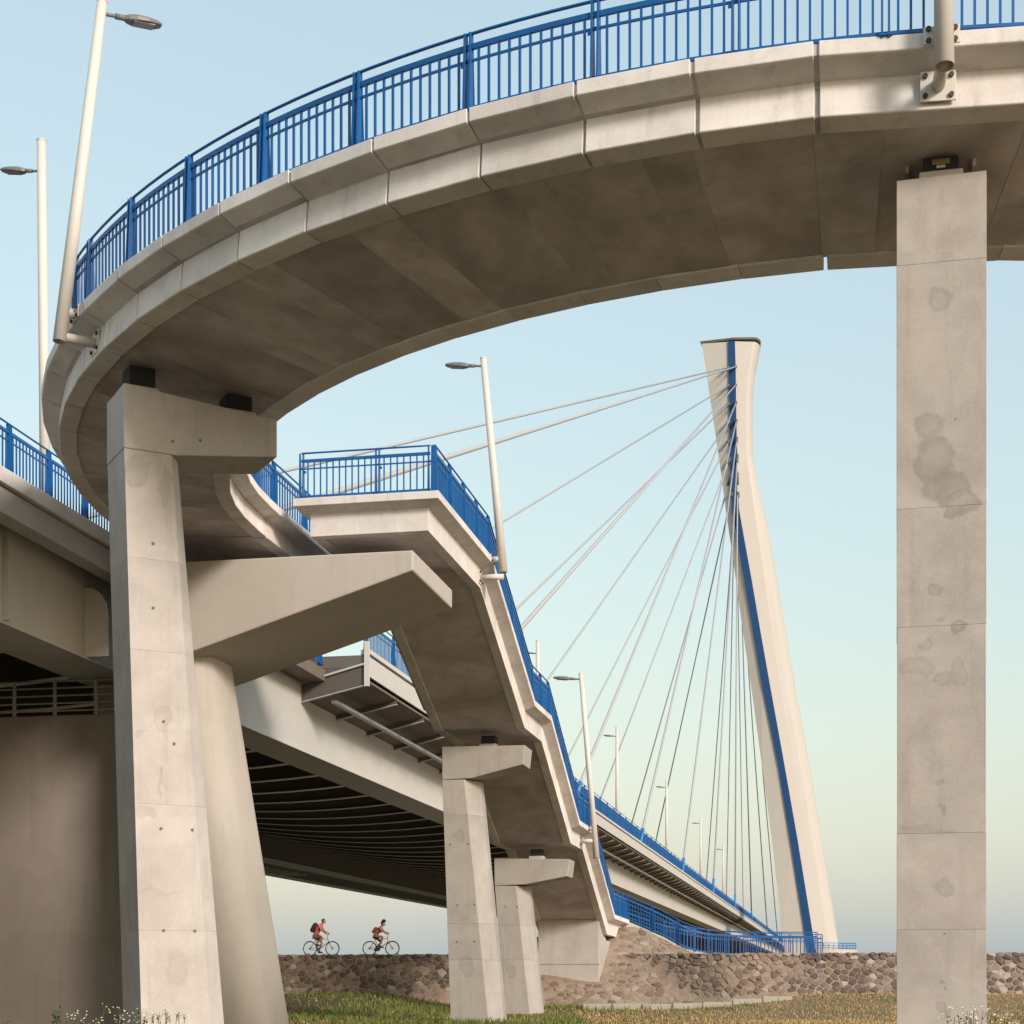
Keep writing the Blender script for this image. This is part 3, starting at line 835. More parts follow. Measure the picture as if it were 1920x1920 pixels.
# walkway: fascia, top strip, slab, brackets, longitudinal rail
WS = 60.6
MB().loft([[B(s, a, h) for a, h in ((17.30, 12.33), (17.30, 12.5), (17.7, 12.5), (17.7, 12.33))] for s in (WS, S1)]).build('walkway_kerb', 'steel_white', RB)
MB().loft([[B(s, a, h) for a, h in ((17.38, 11.5), (17.33, 12.22), (17.42, 12.22), (17.47, 11.5))] for s in (WS, S1)]).build('walkway_fascia', 'steel_white', RB)
MB().loft([[B(s, a, h) for a, h in ((17.5, 11.85), (17.5, 12.3), (20.0, 12.3), (20.0, 11.85))] for s in (WS, S1)]).build('walkway_slab', 'dark_steel', RB)
MB().loft([[B(s, a, h) for a, h in ((17.5, 11.33), (17.5, 11.42), (AG - .012, 10.84), (AG - .012, 10.76))] for s in (WS + .05, S1)]).build('walkway_shade_soffit', 'soffit_paint', RB)  # dark soffit sheet, added to stand in for the shadow between the brackets
MB().bar([B(WS + .5, 18.9, 10.66), B(420, 18.9, 10.66)], 0.22, 0.12).build('inspection_rail', 'steel_grey', RB)
MB().loft([[B(s, a, h) for a, h in ((17.33, 11.1), (17.33, 12.8), (17.52, 12.8), (17.52, 11.1))] for s in (WS - .12, WS - .004)]).build('end_plate', 'steel_white', RB)
s = WS
while s < 330:
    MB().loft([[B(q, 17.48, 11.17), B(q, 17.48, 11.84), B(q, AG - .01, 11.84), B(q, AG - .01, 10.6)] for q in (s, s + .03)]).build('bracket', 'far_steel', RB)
    MB().loft([[B(q, 17.48, 11.165), B(q, AG - .01, 10.595), B(q, AG - .01, 10.565), B(q, 17.48, 11.135)] for q in (s - .07, s + .10)]).build('bracket_flange', 'steel_grey', RB)
    s += 4.5
MB().loft([[B(q, 17.5, 12.0), B(q, AG, 11.35), B(q, AG, 11.27), B(q, 17.5, 11.92)] for q in (WS - .11, WS - .02)]).build('end_stiffener', 'steel_grey', RB)
# fish-bellied cross beams between the girders, with bottom flanges coloured pale as if lit
s = 42.0
while s < 330:
    n = 12
    pr = [(AG2 + .02 + 18.75 * k / n, 10.45 - 0.75 * (1 - (2 * k / n - 1) ** 2)) for k in range(n + 1)]
    r0 = [B(s, a, h) for a, h in pr] + [B(s, AG2 + 18.77, 11.3), B(s, AG2 + .02, 11.3)]
    MB().loft([r0, [p + DV * .04 for p in r0]]).build('cross_beam', 'dark_steel', RB)
    MB().loft([[B(q, a, h - .003) for a, h in pr] + [B(q, a, h - .03) for a, h in reversed(pr)] for q in (s - .20, s + .24)]).build('cross_beam_flange', 'lit_rib_paint', RB)
    s += 4.5
MB().bar([B(30, 23.6, 9.92), B(330, 23.6, 9.92)], 0.4, 0.22).build('stringer', 'dark_steel', RB)
for q in range(46):
    MB().box(B(45 + q * 2.25, 22.6, 10.3), RV * .7, DV * .2, UP * .03).build('service_tread', 'steel_grey', RB)
# service walkway beyond the far girder
MB().loft([[B(s, a, h) for a, h in ((46.4, 8.62), (46.4, 8.95), (46.7, 8.95), (46.7, 8.62))] for s in (20, 330)]).build('service_edge', 'steel_white', RB)
MB().loft([[B(s, a, h) for a, h in ((42.1, 8.82), (42.1, 9.0), (46.35, 9.0), (46.35, 8.82))] for s in (20, 330)]).build('service_deck', 'dark_steel', RB)
for q in range(30):
    MB().box(B(64 + q * 2.4, 44.9, 8.78), RV * 1.1, DV * (.42 if q % 3 else .22), UP * .03).build('service_tread', 'steel_white', RB)
# web stiffeners on the near girder
for s in (37.5, 89.0, 128.0, 167.0, 206.0):
    MB().box(B(s, AG - .08, 9.9), RV * .075, DV * .04, UP * 1.1).build('web_stiffener', 'steel_white', RB)
# bearing stiffener beside the pier, with a rounded shoulder
prof = [(AG - .02, HG + .01), (AG - .72, HG + .01), (AG - .72, 9.9), (AG - .66, 10.2), (AG - .5, 10.45), (AG - .27, 10.6), (AG - .02, 10.62)]
MB().loft([[B(q, a, h) for a, h in prof] for q in (41.9, 41.96)]).build('bearing_stiffener', 'steel_white', RB)

def line_path(a, h): return lambda t: (B(t, a, h), DV)
railing('blue railing on the road bridge edge at the far left behind the ramp', line_path(19.1, 11.87), [20 + 2.0 * k for k in range(21)], H=1.2)
# far walkway railing: posts as individuals near the camera, one mass of balusters
railing('long blue railing on the near walkway edge of the road bridge', line_path(17.5, 12.5), [WS + 0.1 + 4.0 * k for k in range(80)], H=1.3, singles=False, samples=60, spacing=0.2)
railing('blue railing at the very far end of the road bridge, below the pylon', line_path(17.5, 12.5), [WS + 0.1 + 316 + 10.0 * k for k in range(45)], H=1.3, singles=False, samples=30, spacing=0.8)

# ------------------------------------------------------------------ road bridge pier with hammerhead
BP = thing('road_bridge_pier', 'massive concrete road bridge pier with tapering hammerhead arm under the stair landing', 'pier', B(44, 17, -1.5), -PSI)
h0, h1 = 41.15, 45.6
arm = [(10.62, 11.0), (10.62, 10.48), (16.2, 8.75), (18.3, 8.1), (18.3, 11.0)]
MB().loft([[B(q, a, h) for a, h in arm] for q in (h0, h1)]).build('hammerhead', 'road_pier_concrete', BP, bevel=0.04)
def shaft_ring(h):
    k = (9.0 - h) / 11.0
    ar, al = 16.5 - 1.85 * k, 18.45 + .1 * k
    f, b, r = 41.55, 44.3, 0.85
    ring = []
    for (ca, cs, a0) in ((ar + r, f + r, 0), (al - r, f + r, 1), (al - r, b - r, 2), (ar + r, b - r, 3)):
        for q in range(6):
            an = pi / 2 * q / 5
            dx, dy = {0: (-math.cos(an), -math.sin(an)), 1: (math.sin(an), -math.cos(an)), 2: (math.cos(an), math.sin(an)), 3: (-math.sin(an), math.cos(an))}[a0]
            ring.append(B(cs + dy * r, ca + dx * r, h))
    return ring
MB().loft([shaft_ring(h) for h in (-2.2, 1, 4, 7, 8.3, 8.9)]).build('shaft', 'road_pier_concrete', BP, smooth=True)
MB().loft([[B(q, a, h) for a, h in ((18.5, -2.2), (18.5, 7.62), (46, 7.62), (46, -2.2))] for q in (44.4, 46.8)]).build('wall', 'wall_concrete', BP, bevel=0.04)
MB().loft([[B(q, a, h) for a, h in ((20.3, 7.6), (20.3, 8.66), (21.4, 8.66), (21.4, 7.6))] for q in (45.4, 46.6)]).build('bearing_block', 'road_pier_concrete', BP)
# small junction box on the shaft
MB().box(B(43.2, 16.35, 7.35), RV * .1, DV * .16, UP * .2).build('junction_box', 'galvanised', BP, bevel=.02)

MR = thing('maintenance_railing', 'pale steel maintenance railing on top of the road bridge pier wall', 'railing', B(44.95, 25, 7.62), -PSI)
for k in range(18):
    a = 18.4 + 1.27 * k
    MB().box(B(44.55, a, 7.62 + .5), RV * .04, DV * .04, UP * .5).build('post', 'galvanised', MR)
for hh in (0.14, 0.36, 0.58, 0.80, 1.0):
    MB().tube([B(44.50, 18.0, 7.62 + hh), B(44.50, 44.5, 7.62 + hh)], 0.025, 6).build('rail', 'galvanised', MR)

# ------------------------------------------------------------------ pylon and stay cables
DP = 300.0
def PP(x, y, dd=0): p = PX(x, y, DP); return p + DV * dd
PY = thing('bridge_pylon', 'tall leaning white cable-stay pylon with blue stripe and flared top', 'pylon', PP(1520, 1790))
rows = [(640, 1315, 1365, 1378, 1412, 1424), (690, 1323, 1366, 1379.5, 1404, 1415), (740, 1330, 1367, 1380, 1400, 1410.5), (800, 1339, 1368, 1381, 1399, 1410), (853, 1347, 1369, 1382.5, 1400, 1412), (905, 1354, 1370, 1383, 1407, 1422), (953, 1360, 1372, 1385.5, 1414, 1433), (1007, 1368, 1382, 1395, 1422, 1444), (1090, 1380, 1396, 1410, 1434, 1458), (1187, 1393, 1412.5, 1426.5, 1448, 1475), (1280, 1407, 1428, 1443, 1462, 1490), (1440, 1429, 1460, 1472, 1490, 1520), (1577, 1447, 1482, 1496, 1511, 1542), (1762, 1468, 1511, 1526, 1540, 1571), (1815, 1473, 1519, 1534, 1546, 1577)]
rings, stripe = [], []
for (y, L, s1, s2, r1, R) in rows:
    rr = [PP(L, y, 1.1), PP(s1, y, 0.25), PP(s2, y, 0.0), PP(r1, y, 0.2)]
    for k in range(1, 5):
        an = pi / 2 * k / 4; rr.append(PP(r1 + (R - r1) * math.sin(an), y, 0.2 + 2.4 * (1 - math.cos(an))))
    rr += [PP(R - 4, y, 7.0), PP((L + R) / 2, y, 8.0), PP(L + 4, y, 6.5)]
    rings.append(rr)
    stripe.append([PP(s1, y, 0.30), PP(s1 + .2, y, -0.05), PP(s2 - .2, y, -0.20), PP(s2, y, 0.05)])
MB().loft(rings[::-1]).build('shaft', 'pylon_white', PY, smooth=False)
MB().loft(stripe[::-1]).build('stripe', 'navy_panel', PY)
cap = []
for up, g in ((0, 1.02), (0.35, 1.05)):
    c0 = sum(rings[0], Vector()) / len(rings[0]); cap.append([c0 + (p - c0) * g + UP * (up + .05 + 0.5 * (p.x - rings[0][0].x) / 10.5 * (1 if p.x < rings[0][2].x + 3 else .9)) for p in rings[0]])
MB().loft(cap).build('cap', 'dark_steel', PY)
MB().tube([PP(1362, 640, 3), PP(1361.5, 622, 3)], 0.06, 5).build('lightning_rod', 'dark_steel', PY)
# base platform with a blue guard rail
pc = PP(1545, 1785, 4.0)
MB().loft([[pc + Vector((6.0 * math.cos(t), 4.5 * math.sin(t), z)) for t in [2 * pi * i / 28 for i in range(28)]] for z in (-3.2, 0.45)]).build('platform', 'pylon_white', PY)
gr = MB()
for i in range(40):
    t = 2 * pi * i / 40
    p = pc + Vector((5.8 * math.cos(t), 4.3 * math.sin(t), 0.45)); gr.tube([p, p + UP * 1.2], 0.04, 4)
for hh in (0.3, 0.75, 1.2):
    gr.tube([pc + Vector((5.8 * math.cos(2 * pi * i / 40), 4.3 * math.sin(2 * pi * i / 40), 0.45 + hh)) for i in range(41)], 0.045, 4, caps=False)
gr.build('guard_rail', 'bright_blue_paint', PY)

levels = [688, 722, 755, 789, 823, 857, 893, 929]
def at_stripe(y):
    for r0, r1 in zip(rows, rows[1:]):
        if r0[0] <= y <= r1[0]:
            k = (y - r0[0]) / (r1[0] - r0[0]); return r0[2] + (r1[2] - r0[2]) * k, r0[3] + (r1[3] - r0[3]) * k
near_s = [49.0, 77, 114, 152, 194, 243, 297, 357]
far_s = [60, 100, 137, 179, 224, 272, 325, 378]
ordn = ['topmost', 'second highest', 'third highest', 'fourth highest', 'fifth highest', 'sixth highest', 'seventh highest', 'lowest']
def s_of(d, aX): return (d - aX * CS * SN) / CS
def cable(p, q, label, tube=True):
    root = thing('stay_cable', label, 'cable', q, 0, 'stay cables of the pylon')
    p, q = Vector(p), Vector(q); d = (q - p).normalized()
    MB().tube([p, q], 0.13, 8).build('strand_sheath', 'cable_white', root, smooth=True)
    MB().tube([p - d * .6, p + d * 1.6], 0.26, 8).build('collar', 'dark_steel', root, smooth=True)
    if tube: MB().tube([q - d * 2.6, q + d * 1.0], 0.2, 10).build('anchor_tube', 'bright_blue_paint', root, smooth=True)
for i, y in enumerate(levels):
    x1, x2 = at_stripe(y)
    aX = 20.6 if i == 0 else 17.9
    q = B(s_of(near_s[i], aX), aX * CS, 12.6)
    cable(PP(x2, y, -0.1), q, '%s stay cable from the right collar row to the near deck edge' % ordn[i])
    q = B(s_of(far_s[i], 45), 45 * CS, 12.6)
    cable(PP(x1, y, 0.2), q, '%s stay cable from the left collar row to the far deck edge' % ordn[i])
# main span stays beyond the pylon
for i, (d, aX) in enumerate(((440, 17.9), (560, 45), (520, 17.9), (680, 45), (620, 17.9), (820, 45), (740, 17.9), (860, 17.9))):
    y = levels[7 - i]
    cable(PP(at_stripe(y)[0] + 6, y, 8.0), B(s_of(d, aX), aX * CS, 12.6), '%s thin stay cable down behind the pylon to the main span' % ordn[7 - i], False)

# ------------------------------------------------------------------ street lamps
def lamp(label, foot, top, armdir, arm=0.38, drop=0.22, head=0.72, r0=0.128, r1=0.095, bracket=None, plates=None, headtilt=0.10, stand=False, group='lamp posts'):
    foot, top = Vector(foot), Vector(top); ax_ = (top - foot).normalized(); armdir = Vector(armdir).normalized()
    root = thing('street_lamp', label, 'street lamp', foot, 0, group)
    # hollow pole: outer wall, inner wall visible at the open lower end
    b = MB(); n = 20
    def ring(p, r, cut=0.0):
        x = ax_.cross(Vector((0, 1, 0.01))).normalized(); y = x.cross(ax_).normalized()
        return [p + (x * math.cos(2 * pi * j / n) + y * math.sin(2 * pi * j / n)) * r for j in range(n)]
    b.loft([ring(foot + ax_ * 0.5, r0 - .014), ring(foot, r0 - .014), ring(foot, r0), ring(foot.lerp(top, .5), (r0 + r1) / 2), ring(top, r1)])
    b.build('pole', 'pole_paint', root, smooth=True).data
    MB().tube([top + ax_ * .002, top + ax_ * .03], r1 * 1.08, 16).build('pole_cap', 'pole_paint', root)
    p0 = top - ax_ * drop; up = UP
    side = armdir.cross(up).normalized(); lift = (armdir + up * headtilt).normalized()
    MB().tube([p0, p0 + lift * arm], 0.035, 8).build('arm', 'luminaire_grey', root, smooth=True)
    MB().tube([p0 + lift * (arm - .10), p0 + lift * (arm + .12)], 0.055, 8).build('arm_joint', 'luminaire_grey', root, smooth=True)
    hp = p0 + lift * (arm + .08); nrm = side.cross(lift).normalized()
    if nrm.z < 0: nrm = -nrm
    rr = []
    for t, w, tp_, bt in ((0, .05, .04, .045), (.10, .10, .06, .055), (.3, .14, .075, .06), (.6, .15, .065, .055), (.85, .125, .045, .045), (1.0, .07, .015, .03)):
        c = hp + lift * head * t
        rr.append([c - side * w - nrm * bt, c + side * w - nrm * bt, c + side * w * 1.02 + nrm * tp_ * .3, c + side * w * .6 + nrm * tp_, c - side * w * .6 + nrm * tp_, c - side * w * 1.02 + nrm * tp_ * .3])
    h_ = MB().loft(rr).build('luminaire', 'luminaire_grey', root, bevel=.012)
    c = hp + lift * head * .5 - nrm * .066
    MB().box(c, lift * head * .28, side * .105, nrm * .008).build('lens', 'lamp_glass', h_)
    if plates:
        for (pc_, nrm_, tan_, hz_) in plates:      # plate centre, outward normal, tangent, half height
            pc_ = Vector(pc_); pl = MB().box(pc_, tan_ * .235, UP * hz_, nrm_ * .014).build('mounting_plate', 'pole_paint', root, bevel=.004)
            d_ = nrm_; 
            k = (pc_.z - foot.z) / (top.z - foot.z); pole_pt = foot.lerp(top, k)
            MB().tube([pc_ + nrm_ * .01, Vector((pole_pt.x, pole_pt.y, pc_.z))], 0.09, 12).build('stub', 'pole_paint', root, smooth=True)
            for sx in (-1, 1):
                for sz in (-1, 1):
                    q = pc_ + tan_ * .17 * sx + UP * hz_ * .66 * sz
                    MB().tube([q + nrm_ * .012, q + nrm_ * .05], 0.036, 6).build('bolt', 'bolt_dark', pl)
    if stand: MB().box(foot + UP * .02, (.25, 0, 0), (0, .25, 0), (0, 0, .02)).build('base_plate', 'pole_paint', root)
    return root

def ramp_lamp(ph, label, lean, length=6.55):
    a = rad(ph); out = Vector((-math.sin(a), -math.cos(a), 0)); tan_ = Vector((-math.cos(a), math.sin(a), 0))
    foot = Vector((CX, CY, 0)) + out * (RO + .30) + UP * Z(11.83)
    top = foot - out * lean + UP * length
    pl = [(Vector((CX, CY, 0)) + out * (RO + .012) + UP * Z(12.40), out, tan_, 0.115), (Vector((CX, CY, 0)) + out * (RO - .38 + .012) + UP * Z(11.93), out, tan_, 0.2)]
    return lamp(label, foot, top, -out, plates=pl)
ramp_lamp(7.6, 'white lamp pole bolted to the ramp fascia above the tall right pier', 0.55)
ramp_lamp(59.4, 'tall white lamp pole leaning right, bolted to the left bend of the ramp', 0.80)
def stair_lamp(s, label, lean, foot_h, length):
    foot = B(s, A_R - .34, foot_h); top = B(s, A_R - .34 + lean, foot_h + length)
    t = t_at(s)
    pl = [(B(s, A_R - .012, t - .10), RV, DV, .11), (B(s, A_R + .36 - .012, t - .62), RV, DV, .2)]
    return lamp(label, foot, top, -RV, plates=pl)
stair_lamp(47.9, 'white lamp pole bolted to the staircase edge at the top landing', 0.60, 12.0, 6.36)
stair_lamp(67.4, 'white lamp pole bolted to the lower landing of the staircase', 0.65, 4.95, 7.6)
bl = [(44.0, 21.0, 'white lamp pole on the road bridge behind the left bend of the ramp'), (105.8, 19.0, 'lamp pole on the road bridge rising just behind the stair railing'), (142, 18.7, 'second lamp pole along the road bridge, between stay cables'), (180, 18.3, 'third lamp pole along the road bridge walkway'), (222, 18.0, 'fourth lamp pole along the road bridge, faint'), (267, 18.0, 'farthest lamp pole along the road bridge, beside the pylon')]
for d, aX, lab in bl:
    first = d < 50
    p = B(s_of(d, aX), aX * CS, 11.8 if first else 12.45)
    lamp(lab, p, p + UP * (10.5 if first else 9.15) - RV * (.12 if first else 0), -RV, stand=True, headtilt=0.12, r0=.14, r1=.12, drop=0.8)

# ------------------------------------------------------------------ cyclists
def skin_body(name, joints, edges, mat, parent, sub=2):
    """continuous body: joints = {key: (pos, radius)}"""
    keys = list(joints); idx = {k: i for i, k in enumerate(keys)}
    inv = root_mw(parent).inverted()
    me = bpy.data.meshes.new(name)
    me.from_pydata([inv @ Vector(joints[k][0]) for k in keys], [(idx[a], idx[b]) for a, b in edges], [])
    o = bpy.data.objects.new(name, me); COL.objects.link(o); o.parent = parent
    md = o.modifiers.new('skin', 'SKIN')
    lay = me.skin_vertices[0] if me.skin_vertices else None
    if lay is None:
        bpy.context.view_layer.update(); lay = me.skin_vertices[0]
    for k in keys:
        r = joints[k][1]; lay.data[idx[k]].radius = (r, r) if not isinstance(r, tuple) else r
    lay.data[0].use_root = True
    md.use_smooth_shade = True
    s2 = o.modifiers.new('sub', 'SUBSURF'); s2.levels = sub; s2.render_levels = sub
    me.materials.append(MATS[mat])
    return o

def ell(mb, c, r, n=12, m=8, rot=None):
    c = Vector(c)
    rings = []
    for i in range(m + 1):
        t = pi * (i + .001) / (m + .002)
        ring = []
        for j in range(n):
            v = Vector((r[0] * math.sin(t) * math.cos(2 * pi * j / n), r[1] * math.sin(t) * math.sin(2 * pi * j / n), -r[2] * math.cos(t)))
            if rot is not None: v = rot @ v
            ring.append(c + v)
        rings.append(ring)
    return mb.loft(rings)

def cyclist(x_px, style):
    # local frame: F forward (to the right in the picture), L towards the far side, origin between the wheels on the crest path
    s_c = 75.6
    k = (x_px - 960) / FPX; Yd = s_c / (k * SN + CS)
    O = Vector((k * Yd, Yd, 2.60))
    F, L = RV, DV
    def p(f, z, l=0.0): return O + F * f + L * l + UP * z
    # bicycle
    bike = thing('bicycle', style['bike_label'], 'bicycle', O, 0)
    fm = style['frame']
    RW = 0.335; rear, front = -0.52, style['wb'] - 0.52
    for f in (rear, front):
        c = p(f, RW)
        w = MB(); n = 32
        t = MB().tube([c + (F * math.cos(2 * pi * i / n) + UP * math.sin(2 * pi * i / n)) * RW for i in range(n + 1)], 0.022, 8, caps=False).build('wheel', 'black_rubber', bike, smooth=True)
        MB().tube([c + (F * math.cos(2 * pi * i / n) + UP * math.sin(2 * pi * i / n)) * (RW - .028) for i in range(n + 1)], 0.011, 6, caps=False).build('rim', 'galvanised', t, smooth=True)
        sp_ = MB()
        for i in range(18):
            a = 2 * pi * i / 18; sp_.tube([c + L * (.025 * (-1) ** i), c + (F * math.cos(a) + UP * math.sin(a)) * (RW - .03)], 0.0022, 3)
        sp_.build('spokes', 'galvanised', t, kind='stuff')
        MB().tube([c - L * .05, c + L * .05], 0.028, 8).build('hub', 'dark_steel', t)
    bb = p(-0.09, 0.285); seat_t = p(-0.26, 0.80); head_t, head_b = p(0.36, 0.80), p(0.40, 0.66); rear_c, front_c = p(rear, RW), p(front, RW)
    fr = MB()
    for a, b, r in ((bb, seat_t, .017), (bb, head_b, .021), (p(-0.24, .74), head_t, .018), (head_b - (head_t - head_b) * .2, head_t + (head_t - head_b) * .3, .02)): fr.tube([a, b], r, 8)
    for l in (-.06, .06):
        fr.tube([bb, rear_c + L * l], .011, 6); fr.tube([p(-.245, .74), rear_c + L * l], .010, 6)
    fr.build('frame', fm, bike, smooth=True)
    fk = MB()
    for l in (-.055, .055): fk.tube([head_b + L * l * .6, front_c + L * l], .014, 6)
    fk.build('fork', style['fork'], bike, smooth=True)
    ell(MB(), p(-0.27, .845), (.13, .075, .035)).build('saddle', 'black_rubber', bike, smooth=True)
    MB().tube([p(-.255, .78), p(-.27, .84)], .013, 6).build('seat_post', 'galvanised', bike)
    hb = p(0.36, 1.0)
    MB().tube([head_t, p(0.345, 0.97), hb], .014, 6).build('stem', 'dark_steel', bike)
    MB().tube([p(.32, 1.02, -.30), p(.38, 1.0, -.15), hb, p(.38, 1.0, .15), p(.32, 1.02, .30)], .013, 8).build('handlebar', 'dark_steel', bike, smooth=True)
    ca = style['crank']
    d = F * math.cos(ca) + UP * math.sin(ca)
    ped = []
    for sg in (-1, 1):
        e = bb + d * .17 * -sg + L * .09 * sg
        MB().tube([bb + L * .05 * sg, e], .011, 6).build('crank', 'dark_steel', bike)
        MB().box(e + L * .05 * sg, F * .05, L * .04, UP * .01).build('pedal', 'black_rubber', bike); ped.append(e + L * .05 * sg)
    MB().tube([bb - L * .055, bb - L * .045], .09, 16).build('chainring', 'dark_steel', bike)
    MB().tube([rear_c - L * .05, rear_c - L * .035], .045, 12).build('sprocket', 'dark_steel', bike)
    ch = MB(); ch.tube([bb - L * .05 + UP * .09, rear_c - L * .045 + UP * .045], .006, 4); ch.tube([bb - L * .05 - UP * .09, rear_c - L * .045 - UP * .045], .006, 4); ch.build('chain', 'dark_steel', bike)
    if style['fender']:
        MB().bar([rear_c + (F * math.cos(a) + UP * math.sin(a)) * (RW + .04) for a in (1.35, 1.7, 2.05, 2.35)][:3] + [p(rear - .38, .70)], .06, .008).build('mudguard', 'mint_plastic', bike)
    # rider
    per = thing('person', style['label'], 'person', p(-.2, .85), 0)
    hip = p(-.27, .93); chest = p(*style['chest']); neck = p(*style['neck']); headc = p(*style['head'])
    J = {}; Ed = []
    hs = style['k']
    J['pelvis'] = (hip, .125 * hs); J['waist'] = (hip.lerp(chest, .5), .115 * hs); J['chest'] = (chest, .135 * hs); J['neck0'] = (neck, .058); J['neck1'] = (neck.lerp(headc, .55), .05)
    Ed += [('pelvis', 'waist'), ('waist', 'chest'), ('chest', 'neck0'), ('neck0', 'neck1')]
    for sg, nm in ((-1, 'n'), (1, 'f')):
        hpj = hip + L * .10 * sg - UP * .01; foot = ped[0 if sg < 0 else 1] + UP * .055
        # knee by two-bone reach
        th, sh = .43, .44
        ank = foot - F * .06 + UP * .05
        v = ank - hpj; dist = min(v.length, th + sh - .01); x = (th * th - sh * sh + dist * dist) / (2 * dist); hgt = math.sqrt(max(0, th * th - x * x))
        dirv = v.normalized(); fwd = (F - dirv * F.dot(dirv)).normalized()
        kn = hpj + dirv * x + fwd * hgt
        J['hip' + nm] = (hpj, .098 * hs); J['thigh' + nm] = (hpj.lerp(kn, .5), .083 * hs); J['knee' + nm] = (kn, .056); J['calf' + nm] = (kn.lerp(ank, .35), .055); J['ank' + nm] = (ank, .036); J['ball' + nm] = (foot + F * .09 - UP * .0, .032)
        Ed += [('pelvis', 'hip' + nm), ('hip' + nm, 'thigh' + nm), ('thigh' + nm, 'knee' + nm), ('knee' + nm, 'calf' + nm), ('calf' + nm, 'ank' + nm), ('ank' + nm, 'ball' + nm)]
        style.setdefault('kn', {})[nm] = (hpj, kn, ank, foot)
        sh_ = chest.lerp(neck, .62) + L * .17 * sg * hs
        hand = p(.335, 1.045, .255 * sg)
        v = hand - sh_; dist = min(v.length, .575); x = dist * .52; hgt = math.sqrt(max(0, .30 ** 2 - x * x)); dirv = v.normalized(); dn = (-UP - dirv * (-UP).dot(dirv)).normalized()
        el = sh_ + dirv * x + dn * min(hgt, .06)
        J['sh' + nm] = (sh_, .062 * hs); J['el' + nm] = (el, .042); J['wr' + nm] = (hand - dirv * .07, .028); J['palm' + nm] = (hand + UP * .012, .034)
        Ed += [('chest', 'sh' + nm), ('sh' + nm, 'el' + nm), ('el' + nm, 'wr' + nm), ('wr' + nm, 'palm' + nm)]
        for q, (ln, oo) in enumerate(((.055, -.028), (.062, -.010), (.058, .009), (.046, .026))):
            kA, kB = 'f%d%s' % (q, nm), 'g%d%s' % (q, nm)
            J[kA] = (hand + F * .03 + L * oo * 1.0 + UP * .012, .0095); J[kB] = (hand + F * (.034) + L * oo - UP * (ln * .55), .008)
            Ed += [('palm' + nm, kA), (kA, kB)]
        J['t' + nm] = (hand - F * .012 - L * .03 * sg - UP * .02, .0095); Ed += [('palm' + nm, 't' + nm)]
    skin_body('body', J, Ed, style['skin'], per)
    # head with face
    hd = MB(); ell(hd, headc, (.098, .077, .118), 16, 12); ho = hd.build('head', style['skin'], per, smooth=True)
    nb = MB(); nb.loft([[headc + F * .09 + L * l + UP * z for l, z in ((-.012, .015), (.012, .015), (.016, -.025), (-.016, -.025))], [headc + F * .118 + L * l + UP * z for l, z in ((-.006, -.008), (.006, -.008), (.008, -.022), (-.008, -.022))]]); nb.build('nose', style['skin'], ho)
    for sg in (-1, 1):
        ell(MB(), headc + L * .077 * sg - F * .005, (.022, .012, .032), 8, 6).build('ear', style['skin'], ho, smooth=True)
        ell(MB(), headc + F * .082 + L * .032 * sg + UP * .012, (.012, .014, .009), 8, 6).build('eye', 'black_hair', ho, smooth=True)
    MB().box(headc + F * .086 - UP * .052, F * .006, L * .024, UP * .005).build('mouth', 'red_shirt', ho)
    # hair
    if style['hair'] == 'short':
        hr = MB(); ell(hr, headc + UP * .018 - F * .014, (.098, .081, .112), 16, 10); hr.build('hair', 'dark_hair_short', per, smooth=True)
    else:
        hr = MB(); ell(hr, headc + UP * .03 - F * .02, (.105, .088, .11), 16, 10); hr.build('hair', 'black_hair', per, smooth=True)
        ell(MB(), headc + UP * .135 + F * .03, (.105, .095, .075), 14, 10).build('hair_bun', 'black_hair', per, smooth=True)
    # clothing: shells a little larger than the body
    def shell(name, chain, mat):
        JJ = {str(i): c for i, c in enumerate(chain)}
        return skin_body(name, JJ, [(str(i), str(i + 1)) for i in range(len(chain) - 1)], mat, per)
    top = {}
    te = [('a', 'b'), ('b', 'c'), ('c', 'd')]
    lowk = .06 if style['hair'] == 'short' else .30
    top['a'] = (hip.lerp(chest, lowk), .138 * hs); top['b'] = (hip.lerp(chest, .5), .132 * hs); top['c'] = (chest, .152 * hs); top['d'] = (chest.lerp(neck, style['collar']), .085)
    if style['hair'] == 'short':
        for sg, nm in ((-1, 'n'), (1, 'f')):
            a = J['sh' + nm][0]; e_ = J['el' + nm][0]
            top['s' + nm] = (a, .078 * hs); top['e' + nm] = (a.lerp(e_, .55), .066); te += [('c', 's' + nm), ('s' + nm, 'e' + nm)]
    skin_body('shirt', top, te, style['shirt'], per)
    sj_ = {'w': (hip.lerp(chest, .18), .135 * hs), 'p': (hip, .142 * hs)}; se = [('p', 'w')]
    sj_ = {'p': sj_['p'], 'w': sj_['w']}
    for nm in ('n', 'f'):
        hp_, kn, _, ft = style['kn'][nm]
        sj_['h' + nm] = (hp_, .112 * hs); sj_['m' + nm] = (hp_.lerp(kn, .5), .098 * hs); sj_['k' + nm] = (hp_.lerp(kn, style['leg']), .082 * hs)
        se += [('p', 'h' + nm), ('h' + nm, 'm' + nm), ('m' + nm, 'k' + nm)]
    skin_body('shorts', sj_, se, style['shorts'], per)
    for nm in ('n', 'f'):
        ft = style['kn'][nm][3]
        sh_ = MB(); sh_.loft([[ft + F * f + L * l * w + UP * (-.055 + z * hh) for l, z in ((-1, 0), (1, 0), (.8, 1), (-.8, 1))] for f, w, hh in ((-.10, .032, .09), (-.03, .038, .10), (.08, .044, .06), (.16, .03, .035))]); sh_.build('shoe', 'shoe_dark', per, bevel=.012)
    # backpack
    tdir = (neck - hip).normalized(); back = -(F - tdir * F.dot(tdir)).normalized()
